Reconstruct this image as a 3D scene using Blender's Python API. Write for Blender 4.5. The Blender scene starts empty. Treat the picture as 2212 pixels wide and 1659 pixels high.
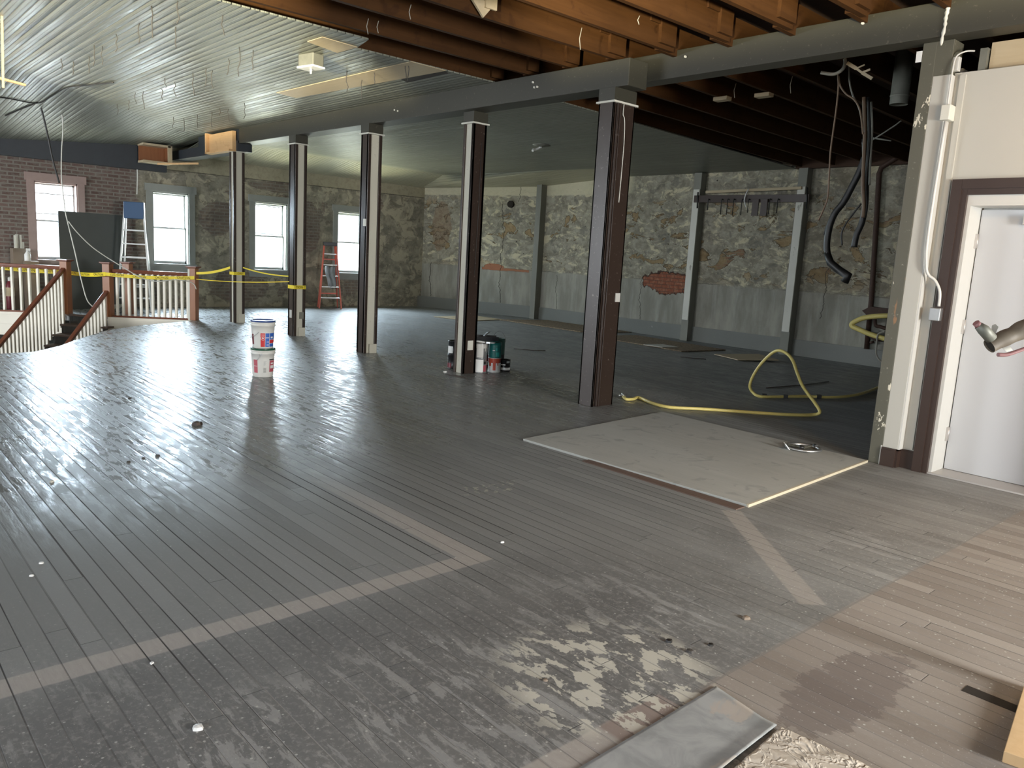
import bpy, bmesh, math, random
from mathutils import Vector, Matrix
random.seed(7)
SC = bpy.context.scene
COL = SC.collection
PI = math.pi
# ---------------------------------------------------------------- camera model
F = 1690.0; YAW, PIT, ROL = -0.736669, 0.163684, 0.056460; EYE = 1.52
cy, sy, cp, sp, cr, sr = math.cos(YAW), math.sin(YAW), math.cos(PIT), math.sin(PIT), math.cos(ROL), math.sin(ROL)
fwd = Vector((cy*cp, sy*cp, -sp)); rgt = Vector((sy, -cy, 0)); up = rgt.cross(fwd)
r2 = cr*rgt + sr*up; u2 = -sr*rgt + cr*up
cam = bpy.data.cameras.new('camera'); camo = bpy.data.objects.new('camera', cam); COL.objects.link(camo)
cam.sensor_fit = 'HORIZONTAL'; cam.sensor_width = 36; cam.lens = F/2212*36; cam.clip_end = 200; cam.clip_start = 0.05
Mr = Matrix((r2, u2, -fwd)).transposed().to_4x4(); Mr.translation = Vector((0, 0, EYE)); camo.matrix_world = Mr
SC.camera = camo
EYEV = Vector((0, 0, EYE))
def ray(x, y): return r2*((x-1106)/F) - u2*((y-829.5)/F) + fwd
def atz(x, y, z=0.0): d = ray(x, y); return EYEV + d*((z-EYE)/d.z)
def atx(x, y, X): d = ray(x, y); return EYEV + d*(X/d.x)
def aty(x, y, Y): d = ray(x, y); return EYEV + d*(Y/d.y)
def atd(x, y, D): return EYEV + ray(x, y)*D
# ---------------------------------------------------------------- tags
def tag(o, label=None, cat=None, group=None, kind=None):
    if label: o['label'] = label
    if cat: o['category'] = cat
    if group: o['group'] = group
    if kind: o['kind'] = kind
    return o
def empty(name, loc=(0, 0, 0), rz=0.0, label=None, cat=None, group=None):
    o = bpy.data.objects.new(name, None); COL.objects.link(o); o.location = loc; o.rotation_euler = (0, 0, rz)
    o.empty_display_size = 0.1
    return tag(o, label, cat, group)
def copy_tree(o, parent=None):
    c = o.copy(); COL.objects.link(c); c.parent = parent
    for ch in list(o.children): copy_tree(ch, c)
    return c
# ---------------------------------------------------------------- mesh builder
class MB:
    def __init__(s): s.v = []; s.f = []; s.sm = []
    def add(s, vs, fs, smooth=False):
        b = len(s.v); s.v += [Vector(v) for v in vs]; s.f += [tuple(i+b for i in f) for f in fs]; s.sm += [smooth]*len(fs); return s
    def box(s, x0, x1, y0, y1, z0, z1):
        x0, x1 = min(x0, x1), max(x0, x1); y0, y1 = min(y0, y1), max(y0, y1); z0, z1 = min(z0, z1), max(z0, z1)
        v = [(x, y, z) for x in (x0, x1) for y in (y0, y1) for z in (z0, z1)]
        return s.add(v, [(0, 1, 3, 2), (4, 6, 7, 5), (0, 4, 5, 1), (2, 3, 7, 6), (0, 2, 6, 4), (1, 5, 7, 3)])
    def bar(s, a, b, w, h, upv=(0, 0, 1)):   # box from a to b, w across, h along upv
        a, b = Vector(a), Vector(b); d = (b-a).normalized(); u = Vector(upv)
        if abs(d.dot(u)) > .98: u = Vector((1, 0, 0))
        sd = d.cross(u).normalized(); uu = sd.cross(d).normalized()
        v = [p + sd*(i*w/2) + uu*(j*h/2) for p in (a, b) for i in (-1, 1) for j in (-1, 1)]
        return s.add(v, [(0, 1, 3, 2), (4, 6, 7, 5), (0, 4, 5, 1), (2, 3, 7, 6), (0, 2, 6, 4), (1, 5, 7, 3)])
    def prism(s, poly, z0, z1):
        n = len(poly); v = [(p[0], p[1], z0) for p in poly]+[(p[0], p[1], z1) for p in poly]
        return s.add(v, [tuple(range(n))[::-1], tuple(range(n, 2*n))]+[(i, (i+1) % n, (i+1) % n+n, i+n) for i in range(n)])
    def slab(s, pts, n, t):  # polygon of 3-D points extruded by vector n*t
        n = Vector(n)*t; k = len(pts); v = [Vector(p) for p in pts]+[Vector(p)+n for p in pts]
        return s.add(v, [tuple(range(k))[::-1], tuple(range(k, 2*k))]+[(i, (i+1) % k, (i+1) % k+k, i+k) for i in range(k)])
    def tube(s, pts, r, n=8, cap=True):
        pts = [Vector(p) for p in pts]; m = len(pts); rr = r if isinstance(r, (list, tuple)) else [r]*m
        vs = []; prev = None
        for i, p in enumerate(pts):
            d = (pts[min(i+1, m-1)]-pts[max(i-1, 0)]).normalized()
            if prev is None:
                a = Vector((0, 0, 1)) if abs(d.z) < .9 else Vector((1, 0, 0)); e1 = d.cross(a).normalized()
            else:
                e1 = (prev - d*prev.dot(d)).normalized()
            prev = e1; e2 = d.cross(e1)
            vs += [p + (e1*math.cos(2*PI*k/n)+e2*math.sin(2*PI*k/n))*rr[i] for k in range(n)]
        fs = [(i*n+k, i*n+(k+1) % n, (i+1)*n+(k+1) % n, (i+1)*n+k) for i in range(m-1) for k in range(n)]
        s.add(vs, fs, True)
        if cap:
            b = len(s.v)-len(vs); s.f += [tuple(b+k for k in range(n))[::-1], tuple(b+(m-1)*n+k for k in range(n))]; s.sm += [False]*2
        return s
    def lathe(s, prof, n=32, c=(0, 0, 0), smooth=True):  # prof: (r, z)
        c = Vector(c); vs = [c+Vector((r*math.cos(2*PI*k/n), r*math.sin(2*PI*k/n), z)) for r, z in prof for k in range(n)]
        fs = [(i*n+k, i*n+(k+1) % n, (i+1)*n+(k+1) % n, (i+1)*n+k) for i in range(len(prof)-1) for k in range(n)]
        return s.add(vs, fs, smooth)
    def patch(s, r, a0, a1, z0, z1, c=(0, 0, 0), n=10):  # curved label on a cylinder
        c = Vector(c); vs = [c+Vector((r*math.cos(a0+(a1-a0)*k/n), r*math.sin(a0+(a1-a0)*k/n), z)) for z in (z0, z1) for k in range(n+1)]
        return s.add(vs, [(k, k+1, k+n+2, k+n+1) for k in range(n)], True)
    def build(s, name, mat, parent=None, bevel=0.0):
        me = bpy.data.meshes.new(name); me.from_pydata([tuple(v) for v in s.v], [], s.f); me.update()
        for p, q in zip(me.polygons, s.sm): p.use_smooth = q
        bm = bmesh.new(); bm.from_mesh(me); bmesh.ops.recalc_face_normals(bm, faces=bm.faces); bm.to_mesh(me); bm.free()
        me.materials.append(mat)
        o = bpy.data.objects.new(name, me); COL.objects.link(o)
        if parent: o.parent = parent
        if bevel:
            md = o.modifiers.new('bevel', 'BEVEL'); md.width = bevel; md.segments = 2; md.limit_method = 'ANGLE'
        return o
def smooth_pts(pts, k=6):
    P = [Vector(p) for p in pts]; out = []
    for i in range(len(P)-1):
        p0, p1, p2, p3 = P[max(i-1, 0)], P[i], P[i+1], P[min(i+2, len(P)-1)]
        for j in range(k):
            t = j/k; out.append(.5*((2*p1)+(-p0+p2)*t+(2*p0-5*p1+4*p2-p3)*t*t+(-p0+3*p1-3*p2+p3)*t**3))
    return out+[P[-1]]
def structure(o): return tag(o, kind='structure')
def text_mesh(name, s, size, mat, parent=None, ext=0.0004):
    cu = bpy.data.curves.new('t', 'FONT'); cu.body = s; cu.size = size; cu.extrude = ext; cu.resolution_u = 2; cu.align_x = 'CENTER'; cu.align_y = 'CENTER'
    t = bpy.data.objects.new('t', cu); COL.objects.link(t); dg = bpy.context.evaluated_depsgraph_get()
    me = bpy.data.meshes.new_from_object(t.evaluated_get(dg)); COL.objects.unlink(t); bpy.data.objects.remove(t)
    me.materials.clear(); me.materials.append(mat)
    o = bpy.data.objects.new(name, me); COL.objects.link(o)
    if parent: o.parent = parent
    return o
# ---------------------------------------------------------------- node DSL
class S:   # float socket with operators
    def __init__(s, m, k): s.m = m; s.k = k
    def _o(s, op, *a): return s.m.math(op, s, *a)
    def __add__(s, o): return s._o('ADD', o)
    __radd__ = __add__
    def __sub__(s, o): return s._o('SUBTRACT', o)
    def __rsub__(s, o): return s.m.math('SUBTRACT', o, s)
    def __mul__(s, o): return s._o('MULTIPLY', o)
    __rmul__ = __mul__
    def __truediv__(s, o): return s._o('DIVIDE', o)
    def abs(s): return s._o('ABSOLUTE')
    def floor(s): return s._o('FLOOR')
    def fract(s): return s._o('FRACT')
    def min(s, o): return s._o('MINIMUM', o)
    def max(s, o): return s._o('MAXIMUM', o)
    def step(s, a, b):  # 0..1 smooth from a to b
        n = s.m.nt.nodes.new('ShaderNodeMapRange'); n.interpolation_type = 'SMOOTHSTEP'; s.m.lk(s, n.inputs[0])
        n.inputs[1].default_value = min(a, b); n.inputs[2].default_value = max(a, b)
        n.inputs[3].default_value = 0.0 if a <= b else 1.0; n.inputs[4].default_value = 1.0 if a <= b else 0.0
        return S(s.m, n.outputs[0])
class Mat:
    def __init__(s, name):
        s.mat = bpy.data.materials.new(name); s.mat.use_nodes = True; s.nt = s.mat.node_tree; s.nt.nodes.clear()
        s.out = s.nt.nodes.new('ShaderNodeOutputMaterial'); s.b = s.nt.nodes.new('ShaderNodeBsdfPrincipled')
        s.nt.links.new(s.b.outputs[0], s.out.inputs[0]); s._p = None
    def lk(s, a, inp):
        if isinstance(a, S): s.nt.links.new(a.k, inp)
        elif isinstance(a, (tuple, list)): inp.default_value = (*a, 1.0) if len(a) == 3 and inp.type == 'RGBA' else a
        elif isinstance(a, (int, float)): inp.default_value = a
        else: s.nt.links.new(a, inp)
    def math(s, op, *a):
        n = s.nt.nodes.new('ShaderNodeMath'); n.operation = op
        for i, x in enumerate(a): s.lk(x, n.inputs[i])
        return S(s, n.outputs[0])
    def pos(s, obj=False):
        if s._p is None:
            if obj: t = s.nt.nodes.new('ShaderNodeTexCoord'); v = t.outputs['Object']
            else: t = s.nt.nodes.new('ShaderNodeNewGeometry'); v = t.outputs['Position']
            sx = s.nt.nodes.new('ShaderNodeSeparateXYZ'); s.nt.links.new(v, sx.inputs[0])
            s._v = v; s._p = tuple(S(s, sx.outputs[i]) for i in range(3))
        return s._p
    def vec(s, x, y, z=0.0):
        c = s.nt.nodes.new('ShaderNodeCombineXYZ'); s.lk(x, c.inputs[0]); s.lk(y, c.inputs[1]); s.lk(z, c.inputs[2]); return c.outputs[0]
    def noise(s, v, scale=1.0, detail=3.0, rough=.55, dist=0.0):
        n = s.nt.nodes.new('ShaderNodeTexNoise'); s.nt.links.new(v, n.inputs['Vector']); n.inputs['Scale'].default_value = scale
        n.inputs['Detail'].default_value = detail; n.inputs['Roughness'].default_value = rough; n.inputs['Distortion'].default_value = dist
        return S(s, n.outputs[0])
    def white(s, v):
        n = s.nt.nodes.new('ShaderNodeTexWhiteNoise'); n.noise_dimensions = '3D'; s.nt.links.new(v, n.inputs['Vector']); return S(s, n.outputs[0])
    def vor(s, v, scale, feat='F1', rnd=1.0):
        n = s.nt.nodes.new('ShaderNodeTexVoronoi'); n.feature = feat; s.nt.links.new(v, n.inputs['Vector']); n.inputs['Scale'].default_value = scale
        n.inputs['Randomness'].default_value = rnd; return S(s, n.outputs[0])
    def mix(s, f, a, b):
        n = s.nt.nodes.new('ShaderNodeMix'); n.data_type = 'RGBA'; s.lk(f, n.inputs[0]); s.lk(a, n.inputs[6]); s.lk(b, n.inputs[7]); return n.outputs[2]
    def scale(s, col, f):  # colour times float
        n = s.nt.nodes.new('ShaderNodeVectorMath'); n.operation = 'SCALE'
        if isinstance(col, tuple): n.inputs[0].default_value = col
        else: s.nt.links.new(col, n.inputs[0])
        s.lk(f, n.inputs['Scale']); return n.outputs[0]
    def bump(s, h, strength=.5, dist=.01):
        n = s.nt.nodes.new('ShaderNodeBump'); n.inputs['Strength'].default_value = strength; n.inputs['Distance'].default_value = dist
        s.lk(h, n.inputs['Height']); s.nt.links.new(n.outputs[0], s.b.inputs['Normal'])
    def set(s, col=None, rough=None, metal=None, spec=None):
        if col is not None: s.lk(col, s.b.inputs['Base Color'])
        if rough is not None: s.lk(rough, s.b.inputs['Roughness'])
        if metal is not None: s.lk(metal, s.b.inputs['Metallic'])
        if spec is not None: s.lk(spec, s.b.inputs['Specular IOR Level'])
        return s.mat
    def rect(s, u, v, u0, u1, v0, v1, e=.01):   # soft rectangle mask
        return (u.step(u0-e, u0+e)*u.step(u1+e, u1-e))*(v.step(v0-e, v0+e)*v.step(v1+e, v1-e))
    def blob(s, u, v, cu, cv, ru, rv, nz, amp=.6, e=.12):  # ragged ellipse mask
        du = (u-cu)/ru; dv = (v-cv)/rv; d = du*du+dv*dv+(nz-.5)*(amp*2)
        return d.step(1+e, 1-e)
def flat(name, col, rough=.6, metal=0.0, nz=0.0, nscale=8.0, bump=0.0, spec=.5):
    m = Mat(name)
    if nz or bump:
        m.pos(True); n = m.noise(m._v, nscale, 4)
        c = m.scale(tuple(col), n*(2*nz)+(1-nz)); m.set(c, rough, metal, spec)
        if bump: m.bump(n, .5, bump)
    else: m.set(col, rough, metal, spec)
    return m.mat
# ---------------------------------------------------------------- materials
def floor_mat():
    m = Mat('floor_planks'); x, y, z = m.pos(); W = .083
    v = y/W; idx = v.floor(); fr = v.fract()
    rnd = m.white(m.vec(idx, 3.3)); xs = x/2.6+rnd*7.0; xi = xs.floor(); xf = xs.fract()
    pr = m.white(m.vec(idx, xi, 5.0)); pr2 = m.white(m.vec(idx, xi, 9.0))
    edge = fr.min(1-fr)*W; gw = pr2*pr2*pr2*.0035+.0012
    gap = m.math('SMOOTH_MIN', m.math('SUBTRACT', edge, gw), 1.0, 0.0).step(.0016, -.0004)
    endg = ((xf.min(1-xf)*2.6)).step(.003, .001)
    lr = m.white(m.vec(idx, 21.)); lseg = m.noise(m.vec(x*.9, idx*3.7, 3.), 1.0, 2)
    gap = gap*(lr.step(.25, .95)*.55+lseg.step(.45, .62)*.45+.3).min(1.0); gapn = gap
    gap = gap.max(endg*.6)
    seam = (x-1.45).abs().step(.006, .002)*y.step(-2.3, -2.4)
    st = m.vec(x*.9, y*9, 0); big = m.noise(m.vec(x, y), .8, 3); grain = m.noise(st, 3.5, 6, .65)
    mid = m.noise(m.vec(x, y*2.2), 2.3, 5, .6); fine = m.noise(m.vec(x, y), 42, 5, .7)
    c = m.mix(pr*.75, (.180, .186, .183), (.255, .262, .257))
    # pale dusty wear, in streaks following the boards, strongest in the near bay
    near = (x*.9+y*-.12).step(3.3, 1.7)
    wear = m.noise(m.vec(x*1.0, y*4.2, 2.0), 3.6, 7, .68, .4)
    wm = wear.step(.52, .60)*near*m.noise(m.vec(x, y, 8.), .9, 3).step(.38, .56)
    n2_ = x.step(2.95, 2.6); c = m.mix(n2_*.55*y.step(-3.4, -2.4), c, (.095, .094, .092)); wm = wm.max(wear.step(.515, .56)*n2_*m.blob(x, y, 1.80, -1.25, .62, .85, m.noise(m.vec(x*.7, y, 28.), 2.2, 5, .65), 1.3, .5)*.9)
    c = m.mix(near*m.noise(m.vec(x, y, 18.), 1.6, 5, .6).step(.45, .6)*.6, c, (.10, .10, .098))
    c = m.mix(wm*.85, c, (.32, .325, .32))
    c = m.mix((grain.step(.5, .8))*.35, c, (.27, .27, .26))
    dust = fine.step(.47, .70)*(near*.42+.10)
    c = m.mix(dust, c, (.42, .415, .39))
    c = m.mix(big.step(.42, .66)*.30, c, (.24, .243, .236))
    # brownish bare boards beyond the seam, right foreground; floor browner toward the door
    br = x.step(1.47, 1.44)*y.step(-2.25, -2.4)
    br = br.max((y.step(-3.4, -5.2)*x.step(3.2, 1.3))*.35)
    bc = m.mix(pr, (.21, .178, .152), (.33, .295, .262)); c = m.mix(br*(.62+mid*.4), c, bc)
    pd = m.blob(x, y, 1.12, -2.78, .15, .42, m.noise(m.vec(x, y*1.5, 3.), 7, 6, .7), 1.6, .06); c = m.mix(pd*.55, c, (.12, .098, .092))
    # strips of bare wood where partitions stood
    nz = (m.noise(m.vec(x, y), 14, 3)-.5)*.03; xx = x+nz*.4; yy = y+nz*.4
    s1 = m.rect(xx, yy, 2.81, 2.935, -2.47, .9, .006); s2 = m.rect(xx, yy, 2.81, 4.75, -2.49, -2.35, .006)*x.step(4.9, 3.6)
    s3 = m.rect(xx, yy, 1.40, 1.52, -2.17, -1.2, .006)
    dd = (x-2.5)*.66+(y+4.2)*-.75; al = (x-2.5)*.75+(y+4.2)*.66
    s4 = m.rect((x-2.5)*(-.75)+(y+4.2)*.66, (x-2.5)*.66+(y+4.2)*.75, -.1, 1.25, -.062, .062, .008)*.8
    sm = s1.max(s2).max(s3).max(s4); sc_ = m.mix(m.noise(m.vec(x*14, y*60), 1, 4), (.33, .305, .28), (.46, .435, .40))
    c = m.mix(sm*.8, c, sc_)
    c = m.mix(m.rect(x, y, 1.40, 1.52, -2.17, -1.85, .01)*.6, c, (.20, .14, .12))
    # pale filler spilled on the floor
    sp = m.noise(m.vec(x*1.5, y*2.0, 4.), 5.0, 6, .62, .15); zone = m.blob(x, y, 1.73, -2.13, .36, .42, m.noise(m.vec(x, y, 6.), 4, 3), .5, .5)
    c = m.mix((sp.step(.515, .535)*zone*.9), c, (.56, .55, .48))
    # white paint specks
    vo = m.vor(m.vec(x, y), 9.0); vr = m.white(m.vec((x*9).floor(), (y*9).floor(), 1.0))
    c = m.mix(vo.step(.035, .025)*vr.step(.35, .36)*.9, c, (.62, .62, .58))
    vo2 = m.vor(m.vec(x, y, 3.), 26.0); c = m.mix(vo2.step(.13, .09)*(near*.6+.15), c, (.55, .55, .52)); vo3 = m.vor(m.vec(x, y, 6.), 60.0); c = m.mix(vo3.step(.13, .08)*x.step(4.2, 2.2)*.5, c, (.55, .54, .51))
    fl_ = (gapn*lr.step(.5, .6)*x.step(2.75, 2.3)).min(1.0); c = m.mix(fl_*.6, c, (.50, .49, .47))
    # spill of dried white drips on the far boards
    c = m.mix(m.blob(x, y, 3.75, -3.27, .12, .25, big, .4, .4)*m.noise(m.vec(x, y, 1.), 22, 4).step(.56, .62)*.8, c, (.42, .41, .35))
    c = m.mix((gap*(1-fl_*.8)).max(seam*.7), c, (.028, .026, .025))
    c = m.mix(seam*.6, c, (.30, .29, .27))
    wet = m.noise(m.vec(x*1.2, y*1.7, 7.), 1.3, 4, .6).step(.42, .60)
    far = x.step(3.4, 5.4)
    rough = .60-(far*.22)-(far*wet*.08)-(far*m.noise(m.vec(x*2.2, y*9., 13.), 2.4, 4, .6).step(.47, .58)*.17)+(fine*.14)+(wm*.12)+(gap*.3)-(pr*.05)+(y.step(-6.5, -8)*.12)
    h = gap*-1.0+fr*(1-fr)*2.2*(pr2*.7+.2)+grain*.25+mid*.55+pr*.5+fine*.12+(m.noise(m.vec(x*1.8, y*10., 17.), 3.0, 4, .6)*1.0)
    m.set(c, rough, 0.0, .5); m.bump(h, .7, .0035); return m.mat
def ceil_mat():
    m = Mat('ceiling_beadboard'); x, y, z = m.pos(); W = .082
    v = y/W; idx = v.floor(); fr = v.fract(); pr = m.white(m.vec(idx, (x/4.2+m.white(m.vec(idx, 1.))*5).floor(), 2.)); pr2 = m.white(m.vec(idx, 8.))
    e = fr.min(1-fr); g = e.step(.10, .02); b = (fr-.5).abs().step(.06, .02)
    n = m.noise(m.vec(x*.8, y*8), 2.4, 5, .6); big = m.noise(m.vec(x, y), .55, 2)
    c = m.mix(pr*.5+n*.4, (.145, .152, .118), (.225, .232, .19)); c = m.mix(g*.85, c, (.045, .045, .04)); c = m.mix(b*.35, c, (.12, .12, .11))
    sp = m.vor(m.vec(x, y), 3.2); c = m.mix(sp.step(.06, .045)*.7, c, (.06, .05, .04))
    cream = ((y.step(-12.05, -12.2)*x.step(10.9, 11.6)).max(x.step(15.6, 16.3)*y.step(-6.3, -7.0)))
    c = m.mix(cream*.92, c, m.scale((.50, .47, .33), n*.3+.8))
    h = g*-1.0+(fr*pr2*.9)+(fr*(1-fr))*3.0*(pr*.8+.2)+n*.4+b*-.35
    m.set(c, n*.25+(pr*.10)+.27+(big-.5)*.2, 0.0, .55); m.bump(h, .85, .009); return m.mat
def brick_tex(m, u, v, c1, c2, mort, sc=1.0, ms=.010):
    n = m.nt.nodes.new('ShaderNodeTexBrick'); m.nt.links.new(m.vec(u, v), n.inputs['Vector']); n.inputs['Scale'].default_value = sc
    n.inputs['Color1'].default_value = (*c1, 1); n.inputs['Color2'].default_value = (*c2, 1); n.inputs['Mortar'].default_value = (*mort, 1)
    n.inputs['Mortar Size'].default_value = ms; n.inputs['Brick Width'].default_value = .215; n.inputs['Row Height'].default_value = .072
    return n.outputs[0], S(m, n.outputs[1])
def right_wall_mat():
    m = Mat('peeling_plaster'); x, y, z = m.pos(); P = m.vec(x, z)
    n1 = m.noise(P, .9, 3); n2 = m.noise(m.vec(x, z*1.5), 3.6, 7, .68, .6); n3 = m.noise(P, 9, 6, .7, .3); n4 = m.noise(m.vec(x, z*1.7, 5.), 3.0, 6, .66, .8)
    up = m.mix(n2.step(.36, .62), (.215, .198, .152), (.37, .345, .268)); up = m.mix(n3.step(.45, .7)*.5, up, (.17, .155, .115))
    up = m.mix(n4.step(.53, .62)*.85, up, (.62, .56, .38)); up = m.mix(m.noise(m.vec(x, z*1.3, 51.), 6., 6, .7, .4).step(.56, .62)*.55, up, (.55, .50, .37)); up = m.mix(m.noise(m.vec(x, z, 9.), 3.4, 5, .6, .5).step(.57, .62)*.55, up, (.13, .125, .11))
    off = n4+(m.noise(m.vec(x, z*1.9, 11.), 1.15, 6, .62, .8)-.5)
    oc = m.noise(m.vec(x, z*1.8, 21.), 1.75, 7, .62, .6); zone = z.step(1.05, 1.5)*z.step(3.05, 2.6)
    oc = oc-(x.step(10.8, 12.2)*.035); ocm = oc.step(.555, .572)*zone; edge = oc.step(.535, .555)*zone*(1-ocm)
    bc, bf = brick_tex(m, x, z, (.19, .085, .05), (.24, .13, .075), (.22, .17, .11))
    ochre = m.mix(n3.step(.4, .65), (.25, .17, .08), (.34, .25, .135)); ochre = m.mix(m.noise(m.vec(x, z, 2.), 1.6, 3).step(.56, .62)*.8, ochre, bc)
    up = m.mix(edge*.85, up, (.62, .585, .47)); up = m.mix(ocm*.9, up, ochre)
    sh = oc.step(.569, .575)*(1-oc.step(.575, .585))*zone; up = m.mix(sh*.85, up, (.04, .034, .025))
    low = m.mix(m.noise(m.vec(x*3, z*.8), 1.4, 5, .6).step(.35, .7), (.25, .243, .205), (.37, .355, .30)); low = m.mix(m.noise(m.vec(x*9, z*.7), 1., 4).step(.55, .75)*.3, low, (.52, .51, .47))
    lm = (z+(n2-.5)*.10).step(1.19, 1.13); c = m.mix(lm, up, low)
    ln = (z-1.16+(n2-.5)*.10).abs().step(.012, .004); c = m.mix(ln*.5*n1.step(.4, .6), c, (.05, .045, .04))
    cr = m.mix(n3.step(.5, .8)*.4, (.58, .54, .38), (.40, .36, .25)); cm = (z+(n2-.5)*.05).step(2.93, 2.97)*x.step(11.1, 11.3); c = m.mix(cm*.9, c, cr)
    # red brick patch and the long broken line above the dado
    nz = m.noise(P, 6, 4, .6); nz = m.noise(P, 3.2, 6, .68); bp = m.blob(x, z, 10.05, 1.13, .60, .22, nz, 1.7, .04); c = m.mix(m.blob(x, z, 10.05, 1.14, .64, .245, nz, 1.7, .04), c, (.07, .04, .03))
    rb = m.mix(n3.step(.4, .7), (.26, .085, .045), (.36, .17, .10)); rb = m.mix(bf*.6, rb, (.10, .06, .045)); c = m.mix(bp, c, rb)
    rl = m.rect(x+(nz-.5)*.1, z+(nz-.5)*.08, 14.25, 15.6, 1.11, 1.165, .012).max(m.blob(x, z, 15.25, 1.19, .28, .085, nz, .6, .05)); c = m.mix(rl, c, (.36, .155, .085))
    b2 = m.blob(x, z, 16.9, 2.15, .3, .62, nz, .8, .04); c = m.mix(b2*.8, c, m.mix(n3.step(.4, .6), (.22, .15, .10), (.31, .25, .17)))
    # brown blotches on the upper wall toward the near end
    blot = m.noise(m.vec(x, z*1.2, 31.), 1.0, 4).step(.42, .6)*x.step(7.4, 5.6)*z.step(.9, 1.4); c = m.mix(blot*.65, c, (.17, .12, .065))
    # cracks
    wob = (m.noise(m.vec(0., z, 3.), 1.9, 5, .65)-.5)*1.0
    for cx, z0, z1, wd in ((15.05, .3, 2.75, .008), (13.3, .3, 1.1, .007), (10.75, .3, 1.15, .007), (17.2, .3, 1.2, .01), (14.6, 2.8, 3.2, .007), (6.65, .7, 1.6, .006)):
        c = m.mix(m.rect((x-cx+wob*.35).abs(), z, -.1, wd, z0, z1, wd*.5)*.9, c, (.03, .027, .022))
    hp = m.vor(m.vec(x, z), 2.3); c = m.mix(hp.step(.045, .03)*z.step(1.3, 1.5)*.9, c, (.02, .018, .015))
    h = n2*.6+n3*.35-(ocm*1.6)+(edge*.3)-(bp*2.2)-(lm*.2)+(n4*.5)-(rl*1.0)
    m.set(c, .82, 0.0, .25); m.bump(h, .9, .02); return m.mat
def back_wall_mat():
    m = Mat('brick_and_plaster'); x, y, z = m.pos(); P = m.vec(y, z)
    n2 = m.noise(m.vec(y, z*1.3), 2.2, 6, .65, .6); n3 = m.noise(P, 10, 6, .7, .3); n4 = m.noise(m.vec(y, z, 4.), 1.1, 5, .6, .8); nb = m.noise(m.vec(y, z, 14.), .9, 5, .6, .5)
    bc, bf = brick_tex(m, y+(n2-.5)*.03, z+(n4-.5)*.03, (.105, .068, .058), (.16, .105, .088), (.20, .18, .155), 1.0, .013)
    bc = m.mix(n3.step(.4, .7)*.7, bc, (.19, .17, .145)); bc = m.mix(n4.step(.55, .7)*.35, bc, (.30, .27, .24))
    pl = m.mix(n2.step(.35, .65), (.19, .177, .14), (.34, .312, .24)); pl = m.mix(n3.step(.45, .7)*.4, pl, (.10, .09, .065))
    pale = m.noise(m.vec(y, z, 24.), 2.6, 7, .68, .7).step(.50, .57); pl = m.mix(pale*.75, pl, (.46, .41, .30)); pl = m.mix(m.noise(m.vec(y, z*1.4, 44.), 4.0, 6, .68, .4).step(.56, .62)*.6, pl, (.12, .105, .08))
    left = (y+(n4-.5)*.8).step(-5.15, -5.05)
    bm = nb.step(.575, .60)*y.step(-10.8, -10.2)
    f = left.max(bm)
    for cyy, cz, ry, rz in ((-6.85, 1.95, .42, .38), (-7.3, .45, .7, .35), (-9.0, 1.9, .35, .6), (-10.8, 2.6, .3, .2), (-5.4, 1.0, .5, .5), (-8.2, 2.75, .6, .12)):
        f = f.max(m.blob(y, z, cyy, cz, ry, rz, n2, .8, .08))
    c = m.mix(f*(.72+left*.28), pl, bc)
    cr = m.mix(n3.step(.45, .7)*.5, (.40, .36, .25), (.23, .20, .15)); cm = (z+(n2-.5)*.03).step(2.86, 2.89)*y.step(-5.4, -5.6); c = m.mix(cm*.85, c, cr)
    c = m.mix((z-2.87+(n2-.5)*.03).abs().step(.014, .004)*y.step(-5.4, -5.6)*.7, c, (.04, .035, .025))
    h = n2*.5+n3*.4-f*.5+(1-bf)*f*.5+n4*.4
    m.set(c, .85, 0.0, .2); m.bump(h, .8, .018); return m.mat
def wood(name, a, b, rough=.6, ax='x', sc=1.0, bump=.002, spec=.4, spots=None):
    m = Mat(name); x, y, z = m.pos(); q = {'x': (x*.8, y*12, z*12), 'y': (x*12, y*.8, z*12), 'z': (x*12, y*12, z*.8)}[ax]
    n = m.noise(m.vec(*q), 2.2*sc, 5, .6, .8); n2 = m.noise(m.vec(x, y, z), 1.6, 4)
    c = m.mix(n, a, b)
    if spots: c = m.mix(m.noise(m.vec(x, y, z), 5, 5, .6, 1.0).step(.56, .66)*spots[1], c, spots[0])
    c = m.mix(n2.step(.4, .7)*.35, c, m.scale(a, 1.0)); m.set(c, rough, 0.0, spec); m.bump(n, .5, bump); return m.mat
def chipped(name, base, chip, under=None, rough=.45, amt=.63, e=.012, sc=7.0, spec=.5):
    m = Mat(name); x, y, z = m.pos(); v = m.vec(x, y, z*.45); n = m.noise(v, sc, 5, .65); n2 = m.noise(m.vec(x, y, z), 30, 4, .7); n3 = m.noise(m.vec(x, y, z, ), 1.3, 3)
    k = n.step(amt, amt+e); c = m.mix(n3, base, m.scale(base, 1.35)); c = m.mix(n2.step(.62, .7)*.25, c, chip); c = m.mix(k, c, chip)
    if under: c = m.mix(m.noise(m.vec(x, y, z*.3), sc*.8, 4, .6).step(amt+.02, amt+.04), c, under)
    m.set(c, rough, 0.0, spec); m.bump(k*-1.0+n2*.2, .5, .002); return m.mat
M = {}
M['floor'] = floor_mat(); M['ceil'] = ceil_mat(); M['rwall'] = right_wall_mat(); M['bwall'] = back_wall_mat()
M['joist'] = wood('old_joist_wood', (.030, .0125, .004), (.070, .030, .009), .7, 'y', spec=.12, spots=((.028, .011, .004), .6))
M['deck'] = wood('roof_deck', (.035, .016, .008), (.07, .034, .016), .8, 'x')
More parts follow.
